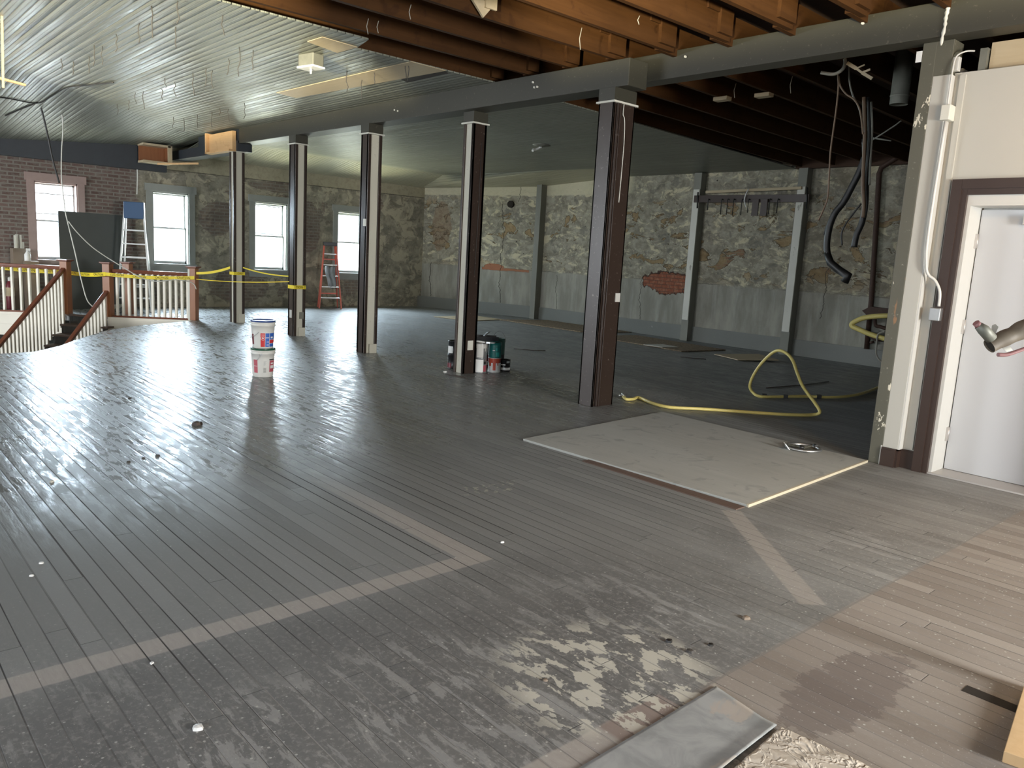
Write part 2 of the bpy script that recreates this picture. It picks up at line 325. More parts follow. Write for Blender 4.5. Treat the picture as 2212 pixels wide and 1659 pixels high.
M['beam'] = chipped('beam_paint', (.036, .034, .024), (.26, .24, .18), None, .5, .74)
M['bluebeam'] = flat('blue_black_paint', (.022, .027, .034), .5, nz=.2)
M['brown'] = chipped('brown_paint', (.029, .0185, .014), (.55, .50, .42), (.11, .06, .035), .36, .725, .01, 9.0, .5)
M['cream'] = chipped('cream_strip_paint', (.50, .48, .40), (.10, .085, .06), None, .55, .72, .01, 9.0)
M['graypost'] = chipped('grey_post_paint', (.080, .076, .055), (.60, .56, .45), (.25, .14, .07), .45, .645, .01, 6.0)
M['white'] = flat('white_wall_paint', (.46, .445, .395), .45, nz=.03, nscale=2.0)
M['door'] = flat('door_paint', (.47, .475, .485), .4)
M['trimwhite'] = flat('trim_white', (.56, .55, .515), .4, nz=.03)
M['frame'] = flat('brown_frame_paint', (.040, .024, .018), .35, nz=.12)
M['steel'] = flat('galvanised_steel', (.55, .55, .54), .35, .9, nz=.12, nscale=20)
M['hinge'] = flat('hinge_metal', (.50, .47, .44), .4, .5)
M['chrome'] = flat('chrome', (.8, .8, .8), .15, 1.0)
M['graybase'] = chipped('grey_baseboard_paint', (.135, .138, .122), (.30, .30, .27), None, .5, .70)
M['graypil'] = chipped('pilaster_grey', (.17, .168, .14), (.32, .31, .26), None, .6, .68)
M['palepil'] = chipped('pilaster_pale', (.52, .51, .45), (.33, .32, .27), None, .6, .66)
M['wincase'] = flat('window_case_paint', (.27, .28, .255), .55, nz=.12)
M['pinkcase'] = flat('window_case_pink', (.30, .215, .19), .6, nz=.15)
M['sash'] = flat('sash_paint', (.45, .45, .44), .5)
M['newwood'] = wood('new_wood', (.55, .33, .15), (.70, .45, .22), .6, 'x', spots=((.35, .16, .05), .3))
M['stud'] = wood('stud_wood', (.58, .38, .19), (.74, .53, .30), .6, 'z')
M['ply'] = wood('dusty_plywood', (.36, .37, .345), (.49, .495, .465), .6, 'x', .5, .001, spots=((.29, .295, .285), .7))
M['plyedge'] = wood('plywood_edge', (.50, .44, .32), (.62, .56, .42), .7, 'x')
M['ceilpatch'] = wood('ceiling_patch_wood', (.40, .32, .20), (.52, .43, .29), .6, 'x')
M['newel'] = wood('stained_wood', (.20, .072, .028), (.33, .14, .058), .35, 'z', .6, .0005)
M['rail'] = wood('handrail_wood', (.12, .04, .022), (.20, .07, .038), .22, 'x', .6, .0003)
M['cream2'] = flat('cream_stair_paint', (.70, .66, .57), .45, nz=.05)
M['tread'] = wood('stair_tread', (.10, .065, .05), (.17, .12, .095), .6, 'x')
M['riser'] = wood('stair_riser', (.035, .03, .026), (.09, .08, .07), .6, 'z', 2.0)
M['black'] = flat('black', (.012, .012, .012), .5)
M['cable'] = flat('black_cable', (.014, .013, .012), .45)
M['whitecable'] = flat('white_cable', (.62, .61, .55), .45)
M['graycable'] = flat('grey_cable', (.30, .28, .23), .5)
M['browncable'] = flat('brown_cable', (.20, .13, .08), .5)
M['rust'] = flat('rusty_iron', (.055, .028, .018), .7, .2, nz=.4, nscale=25, bump=.001)
M['duct'] = flat('dull_duct_metal', (.17, .17, .14), .55, .3, nz=.3, nscale=12)
M['hose'] = flat('yellow_hose_rubber', (.70, .58, .19), .42, nz=.10, nscale=14)
M['tape'] = flat('caution_tape', (.78, .62, .04), .4)
M['ink'] = flat('black_ink', (.01, .01, .01), .5)
M['alu'] = flat('aluminium', (.60, .61, .60), .42, .6, nz=.1)
M['blueplastic'] = flat('blue_plastic', (.03, .075, .16), .4)
M['redfibre'] = flat('red_fibreglass', (.62, .13, .085), .4)
M['darkplastic'] = flat('dark_plastic', (.03, .03, .032), .4)
M['rag'] = flat('grey_rag', (.30, .31, .31), .9, nz=.25, nscale=10, bump=.004)
M['greyboard'] = flat('dark_grey_board', (.085, .09, .085), .6, nz=.15, nscale=3)
M['card'] = flat('cardboard', (.20, .155, .115), .8, nz=.1)
M['plasticwhite'] = flat('white_plastic', (.74, .74, .72), .35, nz=.03)
M['bucket'] = flat('bucket_plastic', (.72, .71, .67), .4, nz=.10, nscale=12)
M['bluelid'] = flat('blue_lid_plastic', (.022, .055, .20), .3)
M['greenlid'] = flat('green_lid_plastic', (.012, .085, .045), .35)
M['redink'] = flat('red_label', (.62, .035, .04), .45)
M['redpale'] = flat('faded_red_label', (.48, .10, .13), .5, nz=.2, nscale=30)
M['blueink'] = flat('blue_label', (.035, .13, .50), .45)
M['labelwhite'] = flat('label_white', (.82, .82, .80), .45)
M['labelgrey'] = flat('label_grey', (.35, .37, .37), .5)
M['tin'] = flat('paint_tin', (.48, .49, .50), .3, .7, nz=.12, nscale=20)
M['teal'] = flat('teal_can', (.008, .14, .13), .3, nz=.3, nscale=10)
M['teallight'] = flat('teal_light', (.02, .33, .29), .35)
M['paintred'] = flat('red_paint_drips', (.52, .075, .04), .35)
M['blackcan'] = flat('black_can', (.014, .014, .016), .3)
M['maroon'] = flat('maroon_label', (.16, .02, .03), .4)
M['greencanister'] = flat('dark_green', (.02, .055, .045), .35)
M['osb'] = (lambda m: (m.pos(), m.set(m.mix(m.vor(m.vec(m.pos()[0], m.pos()[1]*1.4), 22.0).step(.1, .8), (.32, .24, .145), (.15, .105, .065)), .8))[1])(Mat('osb_board'))
def mat_paper():
    m = Mat('crumpled_paper'); x, y, z = m.pos(); v = m.vec(x, y); e = (m.noise(v, 9., 3, .5, .8)-.5).abs().step(.05, 0.); e2 = (m.noise(m.vec(x, y, 5.), 17., 3, .5, .6)-.5).abs().step(.05, 0.); n = m.noise(v, 20, 4, .6, 1.5)
    c = m.mix(n.step(.4, .7), (.50, .45, .38), (.62, .57, .49)); m.set(c, .9, 0.0, .1); m.bump(e*1.0+e2*.5+n*.5, .7, .006); return m.mat
M['paper'] = mat_paper()
M['masonpaper'] = flat('brown_wrap', (.13, .105, .075), .6, nz=.3, nscale=40, bump=.002)
M['pinkcord'] = flat('pink_cord', (.26, .12, .115), .5)
M['darktub'] = flat('dark_cavity', (.02, .015, .01), .9)
M['leadgrey'] = flat('wire_grey', (.05, .045, .04), .7)
def mat_sheet():
    m = Mat('grey_sheet'); x, y, z = m.pos(); n = m.noise(m.vec(x, y), 7, 5, .6, .8); n2 = m.noise(m.vec(x, y, 3.), 4, 4, .6, 1.0); f = m.noise(m.vec(x, y), 60, 4, .7)
    c = m.mix(n.step(.35, .65), (.26, .275, .275), (.36, .375, .375)); c = m.mix(n2.step(.60, .66)*.7, c, (.42, .37, .32)); c = m.mix(m.noise(m.vec(x, y, 9.), 5, 4).step(.64, .70)*.7, c, (.10, .15, .23))
    c = m.mix(f.step(.62, .75)*.5, c, (.42, .42, .38)); m.set(c, .72, 0.0, .3); m.bump(n*.6+n2*.5, .4, .004); return m.mat
M['sheet'] = mat_sheet()
def mat_glass():
    m = bpy.data.materials.new('window_glass'); m.use_nodes = True; nt = m.node_tree; nt.nodes.clear()
    o = nt.nodes.new('ShaderNodeOutputMaterial'); t = nt.nodes.new('ShaderNodeBsdfTransparent'); g = nt.nodes.new('ShaderNodeBsdfGlossy'); x = nt.nodes.new('ShaderNodeMixShader')
    t.inputs[0].default_value = (.95, .97, .97, 1); g.inputs['Roughness'].default_value = .03; x.inputs[0].default_value = .06
    nt.links.new(t.outputs[0], x.inputs[1]); nt.links.new(g.outputs[0], x.inputs[2]); nt.links.new(x.outputs[0], o.inputs[0]); return m
M['glass'] = mat_glass()
# ---------------------------------------------------------------- shell
XB, YR, ZC = 17.48, -13.32, 3.44
HOLE = [(14.65, -5.32), (14.2, -4.62), (13.9, -4.1), (13.3, -3.45), (12.2, -2.76), (11.6, -2.43), (11.12, -2.05), (10.95, -1.2), (10.9, 3.4), (17.2, 3.4), (17.2, -1.8), (16.05, -3.50), (15.46, -4.05)]
def poly_with_hole(outer, hole, z0, z1):
    bm = bmesh.new()
    def loop(pts, z): 
        vs = [bm.verts.new((p[0], p[1], z)) for p in pts]; return vs, [bm.edges.new((vs[i], vs[(i+1) % len(vs)])) for i in range(len(vs))]
    for z in (z0, z1):
        vo, eo = loop(outer, z); vh, eh = loop(hole, z)
        bmesh.ops.triangle_fill(bm, use_beauty=True, edges=eo+eh)
        if z == z0: a = (vo, vh)
        else: b = (vo, vh)
    for u, w in zip(a, b):
        for i in range(len(u)): j = (i+1) % len(u); bm.faces.new((u[i], u[j], w[j], w[i]))
    bmesh.ops.recalc_face_normals(bm, faces=bm.faces)
    me = bpy.data.meshes.new('floor'); bm.to_mesh(me); bm.free(); return me
me = poly_with_hole([(-4.2, YR-.2), (XB+.2, YR-.2), (XB+.2, 5.2), (-4.2, 5.2)], HOLE, -.12, 0.0)
me.materials.append(M['floor']); fo = bpy.data.objects.new('floor', me); COL.objects.link(fo); structure(fo)
# lower storey seen through the stair opening
sh = MB(); sh.box(10.2, 17.3, -6.2, 3.6, -3.4, -3.3); structure(sh.build('floor_lower', M['cream2']))
lw = MB()
lw.box(10.2, 17.3, -6.3, -6.2, -3.3, -.12); lw.box(17.3, 17.4, -6.3, 3.6, -3.3, -.42); lw.box(-4.2, 17.7, 5.0, 5.2, -3.4, -.1); lw.box(10.1, 10.2, -6.2, 5.0, -3.3, -.12); lw.box(17.48, 17.7, -6.3, 5.0, -3.4, -.1)
structure(lw.build('wall_lower', M['greyboard']))
# --- walls
def wall_grid(name, X0, X1, ys, zs, holes, mat):  # wall perpendicular to x with window holes
    mb = MB()
    for i in range(len(ys)-1):
        for j in range(len(zs)-1):
            cyy = (ys[i]+ys[i+1])/2; cz = (zs[j]+zs[j+1])/2
            if not any(h[0] < cyy < h[1] and h[2] < cz < h[3] for h in holes): mb.box(X0, X1, ys[i], ys[i+1], zs[j], zs[j+1])
    return structure(mb.build(name, mat))
WIN = [(-4.08, -3.32, .92, 2.40), (-6.22, -5.46, .92, 2.41), (-8.47, -7.67, .86, 2.38), (-10.53, -9.78, .84, 2.33)]
def cuts(a, b, hs, k): return sorted({a, b, *[h[k] for h in hs], *[h[k+1] for h in hs]})
wall_grid('wall_back', XB, XB+.36, cuts(YR-.2, 5.2, WIN, 0), cuts(-.1, 4.0, WIN, 2), WIN, M['bwall'])
mb = MB()
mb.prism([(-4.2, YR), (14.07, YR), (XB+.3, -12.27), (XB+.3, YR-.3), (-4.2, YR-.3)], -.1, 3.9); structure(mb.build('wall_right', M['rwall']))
LW = [(1.2, 5.2, 1.05, 2.5)]   # opening in the left wall (x0,x1,z0,z1)
FW = [(-4.55, -3.1, .55, 2.35)]  # opening in the front wall, behind the camera
wall_grid('wall_front', -4.2, -4.0, cuts(YR-.2, 5.2, FW, 0), cuts(-.1, 4.0, FW, 2), FW, M['white'])
LWH = [(-3.6, -.9, .98, 2.55), (.22, 3.97, .98, 2.55), (11.3, 15.6, .8, 2.7)]
lw2 = MB(); xs = cuts(-4.2, XB+.2, LWH, 0); zs = cuts(-.1, 4.0, LWH, 2)
for i in range(len(xs)-1):
    for j in range(len(zs)-1):
        a = (xs[i]+xs[i+1])/2; b = (zs[j]+zs[j+1])/2
        if not any(h[0] < a < h[1] and h[2] < b < h[3] for h in LWH): lw2.box(xs[i], xs[i+1], 5.0, 5.2, zs[j], zs[j+1])
structure(lw2.build('wall_left', M['bwall']))
# partition with the door on the near right
PY = -6.51
mb = MB(); mb.box(-4.0, 1.19, PY-.12, PY, 0, 3.04); mb.box(1.19, 2.30, PY-.12, PY, 2.16, 3.04); mb.box(2.30, 2.446, PY-.12, PY, 0, 3.04)
mb.box(2.36, 2.40, PY, PY+.02, 0.16, 3.02)
mb.box(2.44, 2.66, -6.74, -6.63, 0, 3.1)
structure(mb.build('wall_partition', M['white']))
mb = MB(); mb.box(-4.0, -3.9, YR, PY-.2, 0, 3.9); structure(mb.build('wall_storage', M['greyboard']))
# ceilings
def quad(mb, pts, t=.014): mb.slab(pts, (0, 0, 1), t)
mb = MB()
YB = -6.05
C1 = (11.83, -2.18, ZC); C2 = (16.07, -6.05, ZC)
quad(mb, [(6.8, 5.0, ZC), (11.83, 5.0, ZC), C1, C2, (7.2, YB, ZC), (7.2, -4.2, ZC), (6.8, -4.1, ZC)])
KF = .11
def fold(x, y): return (x, y, ZC-KF*max(0, ((x-C1[0])*.67+(y-C1[1])*.74)))
zf = fold(XB, C1[1])[2]; quad(mb, [C1, (11.83, 5.0, ZC), (XB, 5.0, zf), (XB, C1[1], zf)]); quad(mb, [C1, (XB, C1[1], zf), fold(XB, -6.05), C2])
# right of the beam: flat field with sloping margins
ZW = 3.30
Q1 = (16.25, -8.3, 3.41); Q2 = (16.1, -11.9, 3.36); Q3 = (12.45, -12.12, 3.355); Q4 = (11.4, YR, 3.31)
quad(mb, [(7.25, -6.3, ZC), C2, Q1]); quad(mb, [(7.25, -6.3, ZC), Q1, Q2, Q3, Q4, (7.45, YR, 3.31)])
quad(mb, [C2, (XB, -6.05, 3.22), (XB, -8.3, 3.16), Q1]); quad(mb, [Q1, (XB, -8.3, 3.16), (XB, -12.27, 3.12), Q2])
quad(mb, [Q2, (XB, -12.27, 3.12), (14.07, YR, 3.17), Q3]); quad(mb, [Q3, (14.07, YR, 3.17), Q4])
structure(mb.build('ceiling', M['ceil']))
mb = MB(); mb.box(-4.2, XB+.2, YR-.2, 5.2, 3.78, 3.84); mb2 = mb
structure(mb2.build('ceiling_roof_deck', M['deck']))
# outside ground, pale street level far below the windows
def atceil(px, py, off=.012):
    z = 3.4
    for _ in range(40):
        p = atz(px, py, z); a = ((p.x-C1[0])*.67+(p.y-C1[1])*.74); hz = ZC
        if p.y > C1[1]: hz = ZC-KF*.67*max(0, p.x-C1[0])
        elif a > 0: hz = ZC-KF*a
        z = z*.5+(hz-off)*.5
    return atz(px, py, z)
# baseboards
mb = MB(); mb.box(-3.9, 7.42, YR, YR+.09, 3.30, 3.72); structure(mb.build('trim_2', M['deck']))
mb = MB()
mb.box(-4.0, 14.0, YR, YR+.03, 0, .29); mb.bar((14.07, YR+.02, .145), (XB, -12.25, .145), .03, .29)
structure(mb.build('baseboard_right', M['graybase']))
mb = MB(); mb.box(2.33, 2.46, PY, PY+.018, 0, .135); mb.box(2.445, 2.465, -6.5, -6.43, 0, .135); mb.box(2.46, 2.57, -6.432, -6.412, 0, .135)
mb.box(2.33, 2.46, PY, PY+.012, .135, .15); mb.box(2.46, 2.57, -6.432, -6.417, .135, .15)
structure(mb.build('baseboard_partition', M['frame']))
# ---- windows
def window(n, h, case, extra):
    y0, y1, z0, z1 = h; X = XB
    mb = MB(); c = .115
    mb.box(X-.03, X, y0-c, y0+.01, z0-.05, z1+.02); mb.box(X-.03, X, y1-.01, y1+c, z0-.05, z1+.02); mb.box(X-.045, X, y0-c-.03, y1+c+.03, z1+.0, z1+.15)
    mb.box(X-.07, X+.2, y0-c-.02, y1+c+.02, z0-.06, z0-.0); mb.box(X-.02, X, y0-c, y1+c, z0-.17, z0-.06)
    for a, b in ((y0, y0+.03), (y1-.03, y1)): mb.box(X, X+.34, a, b, z0, z1)
    mb.box(X, X+.34, y0, y1, z1-.03, z1)
    w = mb.build('window_%d' % n, case); structure(w)
    sa = MB(); zm = (z0+z1)/2
    for (za, zb, xo) in ((z0, zm+.02, .12), (zm-.02, z1-.03, .17)):
        s_ = .026
        sa.box(X+xo, X+xo+.03, y0+.03, y0+.03+s_, za, zb); sa.box(X+xo, X+xo+.03, y1-.03-s_, y1-.03, za, zb)
        sa.box(X+xo, X+xo+.03, y0+.03, y1-.03, za, za+(.055 if za == z0 else .03)); sa.box(X+xo, X+xo+.03, y0+.03, y1-.03, zb-.03, zb)
    for zz in extra: sa.box(X+.17, X+.19, y0+.03, y1-.03, zz-.009, zz+.009)
    sa.build('window_sash', M['sash'], w)
    g = MB(); g.box(X+.185, X+.188, y0+.03, y1-.03, z0, z1-.03); g.build('window_pane', M['glass'], w)
    return w
window(1, WIN[0], M['pinkcase'], (2.18, 1.80)); window(2, WIN[1], M['wincase'], ()); window(3, WIN[2], M['wincase'], (2.30, 1.68)); window(4, WIN[3], M['wincase'], (2.26,))
# dark band at the top of the back wall, left part
mb = MB(); mb.slab([(XB-.16, -5.72, 2.80), (XB-.16, 5.0, 2.80), (XB-.16, 5.0, zf+.015), (XB-.16, -2.18, zf+.015), (XB-.16, -5.72, 3.36)], (1, 0, 0), .16); structure(mb.build('trim_1', M['bluebeam']))
# ---- door
d = MB(); DY = -6.745
fx0, fx1 = 1.19, 2.32
d.box(2.23, 2.33, PY-.08, PY+.03, 0, 2.25); d.box(2.27, 2.34, PY+.031, PY+.045, 0, 2.26); d.box(1.19, 2.229, PY-.08, PY+.03, 2.147, 2.25); d.box(1.10, 2.269, PY+.031, PY+.045, 2.19, 2.26); d.box(1.09, 1.189, PY-.08, PY+.03, 0, 2.25)
door = structure(d.build('door_1', M['frame']))
d = MB(); d.box(2.205, 2.239, -6.76, PY-.002, 0.0, 2.0699); d.box(1.181, 2.239, -6.76, PY-.002, 2.07, 2.149); d.box(1.181, 1.21, -6.76, PY-.002, 0, 2.0699); d.box(1.21, 2.20, -6.80, -6.785, 2.03, 2.12)
d.build('door_jamb', M['trimwhite'], door)
d = MB(); d.box(1.22, 2.198, DY-.04, DY, .014, 2.058); leaf = d.build('door_leaf', M['door'], door, bevel=.003)
for z in (.30, 1.16, 1.82):
    d = MB(); d.box(2.196, 2.212, DY-.002, DY+.045, z-.055, z+.055); d.tube([(2.197, DY+.007, z-.055), (2.197, DY+.007, z+.055)], .006, 8); d.build('door_hinge', M['hinge'], door)
d = MB(); d.box(1.50, 1.90, DY, DY+.055, 1.945, 2.01); d.bar((1.66, DY+.03, 2.035), (1.2, DY+.16, 2.06), .02, .012); d.build('door_closer', M['hinge'], door, bevel=.005)
d = MB(); d.box(1.19, 2.23, DY-.05, PY+.02, 0.0, .012); d.build('door_threshold', M['hinge'], door)
# ---- beam (two long timbers meeting over the fifth post)
def thing(o, label, cat, group=None): return tag(o, label, cat, group)
mb = MB(); mb.slab([(5.22, -6.30, 3.19), (14.0, -6.13, 3.19), (14.0, -5.86, 3.19), (5.22, -6.02, 3.19)], (0, 0, 1), .255)
b1 = thing(mb.build('ceiling_beam', M['beam'], bevel=.006), 'long grey-green painted beam running over the four far posts', 'beam')
mb = MB(); mb.slab([(-4.0, -6.58, 3.27), (5.62, -6.50, 3.27), (5.62, -6.30, 3.27), (-4.0, -6.35, 3.27)], (0, 0, 1), .25)
b2 = thing(mb.build('ceiling_beam', M['beam'], bevel=.006), 'dark grey-green beam with chipped patches running over the white door wall', 'beam')
mb = MB(); mb.box(14.0, XB-.16, -6.10, -5.83, 3.06, 3.235)
mb.box(14.0, 15.9, -6.08, -5.85, 3.2, 3.43)
bb = thing(mb.build('ceiling_beam', M['bluebeam']), 'short blue-black beam between bare wood blocks near the back wall', 'beam')
# bare wood blocks
def box_block(p0, p1, x0, x1, lab):
    mb = MB(); r = empty('wooden_block', ((x0+x1)/2, -5.78, 3.12), 0, lab, 'wood block')
    def loc(m): 
        m.v = [v-Vector(r.location) for v in m.v]; return m
    mb.box(x0, x1, -5.83, -5.76, 3.07, 3.40); loc(mb).build('face_board', M['newwood'], r, .004)
    m2 = MB(); m2.box(x1-.04, x1+.02, -5.83, -5.70, 3.05, 3.42); m2.box(x0, x1, -5.83, -5.70, 3.05, 3.08); loc(m2).build('frame_board', M['newwood'], r)
    return r
box_block(0, 0, 14.05, 15.15, 'new orange plywood block fixed beside top of farthest post')
r = empty('wooden_block', atx(338, 334, 17.15)+Vector((0, 0, 0)), 0, 'reddish open wooden box where the beam meets the back wall', 'wood block')
m2 = MB(); m2.box(.05, .09, -.20, .32, -.15, .14); m2.box(-.25, .09, -.20, -.17, -.15, .14); m2.build('back_board', M['newel'], r)
m2 = MB(); m2.box(-.27, -.23, -.22, -.14, -.17, .17); m2.box(-.27, .10, -.20, .33, .14, .18); m2.box(-.27, .10, -.22, .33, -.19, -.15); m2.build('frame_board', M['ceilpatch'], r)
p0 = atx(340, 354, 16.8); p1 = atx(429, 353, 16.4); m2 = MB(); m2.bar(p0, p1, .03, .035)
thing(m2.build('wood_strip', M['newwood']), 'thin pale wood strip jutting from under the reddish wooden box', 'wood strip')
# ---- posts
def post(x, yl, w=.20, dep=.24, ztop=3.19, style=0, name='wooden_post', lab=''):
    """x = near corner, yl = left (camera side) face; extends +x by w and -y by dep"""
    r = empty(name, (x+w/2, yl-dep/2, 0), 0, lab, 'post')
    a, b = w/2, dep/2; zt = ztop-.13
    mb = MB()
    mb.box(-a+.02, a-.02, -b+.02, b-.02, 0, ztop); mb.build('core', M['brown'] if style == 3 else M['cream'], r)
    tr = MB(); e = {3: .02, 4: .035}.get(style, .045)
    for sx in (-1, 1):
        for sy_ in (-1, 1):
            x0, x1 = (sx*a, sx*(a-e)); y0, y1 = (sy_*b, sy_*(b-e)); tr.box(x0, x1, y0, y1, 0, zt)
    if style in (1, 2): tr.box(-a+.01, a-.01, b-.022, b, 0, zt)       # full brown board on the left face
    if style == 4: tr.box(-a, -a+.02, -b, b, 0, zt)                   # full brown board on the near face
    if style == 3: tr.box(-a, a, b-.02, b, 0, zt); tr.box(-a-.0, -a+.02, -b, b-.055, 0, zt); tr.box(-a-.012, -a+.01, b-.10, b-.085, 0, zt); tr.box(-a-.008, -a+.01, b-.075, b-.06, 0, zt)
    tr.build('corner_trim', M['brown'], r, .003)
    cp = MB(); cp.box(-a-.005, a+.005, -b-.005, b+.005, zt, ztop); cp.build('capital_block', M['beam'], r)
    ln = MB(); ln.box(-a-.022, a+.022, -b-.022, b+.022, zt-.012, zt+.006); ln.build('capital_moulding', M['palepil'], r)
    return r
P1 = post(14.08, -5.80, .20, .20, 3.19, 0, lab='farthest post with white faces on two sides, tied with caution tape')
P2 = post(11.88, -5.89, .22, .20, 3.19, 1, lab='brown post with a white strip and caution tape reading TION C')
P3 = post(9.72, -5.90, .20, .22, 3.19, 2, lab='brown post with wide white strip, third from the back wall')
P4 = post(7.66, -6.09, .19, .21, 3.19, 4, lab='post with narrow white face, paint cans stacked at its foot')
P5 = post(5.37, -6.01, .20, .32, 3.19, 3, lab='dark brown chipped post standing left of the yellow hose end')
for P, s in ((P1, .16), (P2, .14), (P3, .13), (P4, .0)):
    if s:
        m2 = MB(); hw = .05
        m2.box(-.111, -.098, -.045-.055, .02, 0, s); m2.build('base_block', M['cream'], P)
def plate(P, x, y, z, w, h, nx, name='wall_plate', mat='palepil'):
    m2 = MB()
    if nx: m2.box(x-.008, x+.004, y-w/2, y+w/2, z-h/2, z+h/2)
    else: m2.box(x-w/2, x+w/2, y-.004, y+.008, z-h/2, z+h/2)
    return m2.build(name, M[mat], P)
plate(P4, -.095, 0.0, .36, .085, .12, True, 'outlet_plate', 'palepil'); plate(P2, .0, .10, .36, .07, .13, False, 'outlet_plate', 'trimwhite'); plate(P2, -.105, -.035, .34, .07, .11, True, 'cover_plate', 'graypil')
plate(P3, -.05, .11, 1.85, .07, .10, False, 'switch_box', 'palepil'); plate(P5, -.10, -.11, 1.14, .07, .09, True, 'bare_patch', 'trimwhite')
# wire running down post 4 and 5
for P, zs_ in ((P4, (2.85, 2.3, 1.7, 1.25)),):
    m2 = MB(); m2.tube([(-.101, -.03, zs_[0]), (-.102, -.028, zs_[1]), (-.103, -.02, zs_[2]), (-.103, -.01, zs_[3])], .004, 6); m2.build('wire', M['leadgrey'], P)
m2 = MB(); m2.tube(smooth_pts([(-.106, .02, 3.05), (-.112, .03, 2.95), (-.11, .0, 2.9), (-.108, -.02, 2.7), (-.106, -.02, 2.4), (-.104, -.015, 2.1)]), .005, 6); m2.build('wire', M['palepil'], P5)
# sixth post beside the door wall
r = empty('wooden_post', (2.57, -6.52, 0), 0, 'grey post with peeling edges standing beside the white door wall', 'post')
m2 = MB(); m2.box(-.0, .10, -.10, .09, 0, 3.27); m2.box(-.12, .10, -.10, .089, 3.02, 3.27); m2.build('shaft', M['graypost'], r, .004)
m2 = MB(); m2.box(-.12, .0, -.02, .088, .15, 3.02); m2.build('white_face', M['white'], r, .003)
m2 = MB(); m2.box(-.13, -.12, -.02, .086, .15, 3.02); m2.build('corner_bead', M['trimwhite'], r)
m2 = MB(); m2.box(.0, .012, .089, .093, .0, .16); m2.tube([(.006, .095, 0), (.006, .095, .13)], .006, 6); m2.build('foot_strip', M['trimwhite'], r)
m2 = MB(); q = aty(1987, 122, -6.42)-Vector(r.location); m2.box(q.x-.012, q.x+.03, .091, .096, q.z-.04, q.z+.04); m2.build('white_tab', M['plasticwhite'], r)
m2 = MB(); pts = [aty(2050, 8, -6.314), aty(2047, 22, -6.31), aty(2043, 40, -6.312), aty(2041, 58, -6.31), aty(2036, 78, -6.312), aty(2033, 98, -6.314)]; m2.tube(smooth_pts(pts, 3), [.006, .014, .018, .012, .016, .010, .015, .009, .014, .008, .012, .014, .008, .012, .010, .005], 6); m2.build('paint_ridge', M['palepil'], b2)
for px, py, B_, Y_ in ((634, 275, b1, -5.93), (642, 276, b1, -5.93), (854, 238, b1, -5.96), (861, 240, b1, -5.96), (1153, 178, b1, -6.0), (1156, 189, b1, -6.0), (1162, 188, b1, -6.0), (1482, 123, b2, -6.30), (1865, 51, b2, -6.305)):
    q = aty(px, py, Y_); m2 = MB(); m2.tube([q, q+Vector((0, .02, 0))], .011, 8); m2.build('nail_head', M['palepil'], B_)
# cream board above the door wall
m2 = MB(); m2.box(-4.0, 2.24, PY-.10, PY-.06, 3.045, 3.24); cb = thing(m2.build('header_board', M['ceilpatch']), 'tan board between the white door wall and the beam', 'board')
m2 = MB(); m2.box(2.25, 2.30, PY-.10, PY-.02, 3.045, 3.2); m2.build('metal_stud_end', M['duct'], cb)
# conduit on the door wall
r = empty('electrical_conduit', (2.42, PY+.02, .98), 0, 'white painted conduit with metal box beside the brown door frame', 'conduit')
m2 = MB(); pts = [aty(2028, 662, PY+.06), aty(2030, 630, PY+.06), aty(2020, 606, PY+.07), aty(2006, 594, -6.425), aty(2001, 572, -6.41), aty(2006, 500, -6.41), aty(2043, 262, -6.41)]
m2.tube(smooth_pts([p-Vector(r.location) for p in pts], 5), .011, 10); m2.build('pipe', M['trimwhite'], r)
bx = aty(2020, 679, PY+.07)-Vector(r.location); m2 = MB(); m2.box(bx.x-.04, bx.x+.04, -.02, .065, bx.z-.05, bx.z+.05); m2.build('junction_box', M['steel'], r, .006)
m2 = MB(); m2.lathe([(0.0, .0), (.012, .0), (.012, .01)], 12); 
bx = aty(2047, 245, -6.45)-Vector(r.location); m2 = MB(); m2.box(bx.x-.035, bx.x+.03, -.02, .10, bx.z-.055, bx.z+.055); m2.build('upper_box', M['palepil'], r, .005)
m2 = MB(); pts = [aty(2047, 226, -6.41), aty(2058, 150, -6.41), aty(2066, 122, PY+.08), aty(2086, 111, PY+.05), aty(2105, 110, PY-.02)]
m2.tube(smooth_pts([p-Vector(r.location) for p in pts], 5), .006, 8); m2.build('wire_loop', M['trimwhite'], r)
bx = aty(2062, 135, PY+.05)-Vector(r.location); m2 = MB(); m2.box(bx.x-.03, bx.x+.035, -.02, .03, bx.z-.06, bx.z+.04); m2.build('cover_box', M['trimwhite'], r, .004)
# wood post at the right edge of the picture
s0 = atz(2212, 1492); s1 = atz(2165, 1659)
m2 = MB(); sx, sy2 = .585, -2.75
stud = empty('wooden_stud', (.50, -2.95, 0), 0, 'pale new lumber stud cut off by the bottom right corner', 'stud')
# ---- stud and plate at the right edge
def rel(r, pts): return [Vector(p)-Vector(r.location) for p in pts]
m2 = MB(); m2.slab(rel(stud, [(.60, -2.76, 0), (.70, -3.36, 0), (.60, -3.38, 0), (.50, -2.78, 0)]), (0, 0, 1), .04); m2.build('bottom_plate', M['stud'], stud, .002)
m2 = MB(); m2.bar(rel(stud, [(.645, -3.34, .04)])[0], rel(stud, [(.645, -3.34, 2.6)])[0], .04, .09); m2.build('upright', M['stud'], stud, .002)
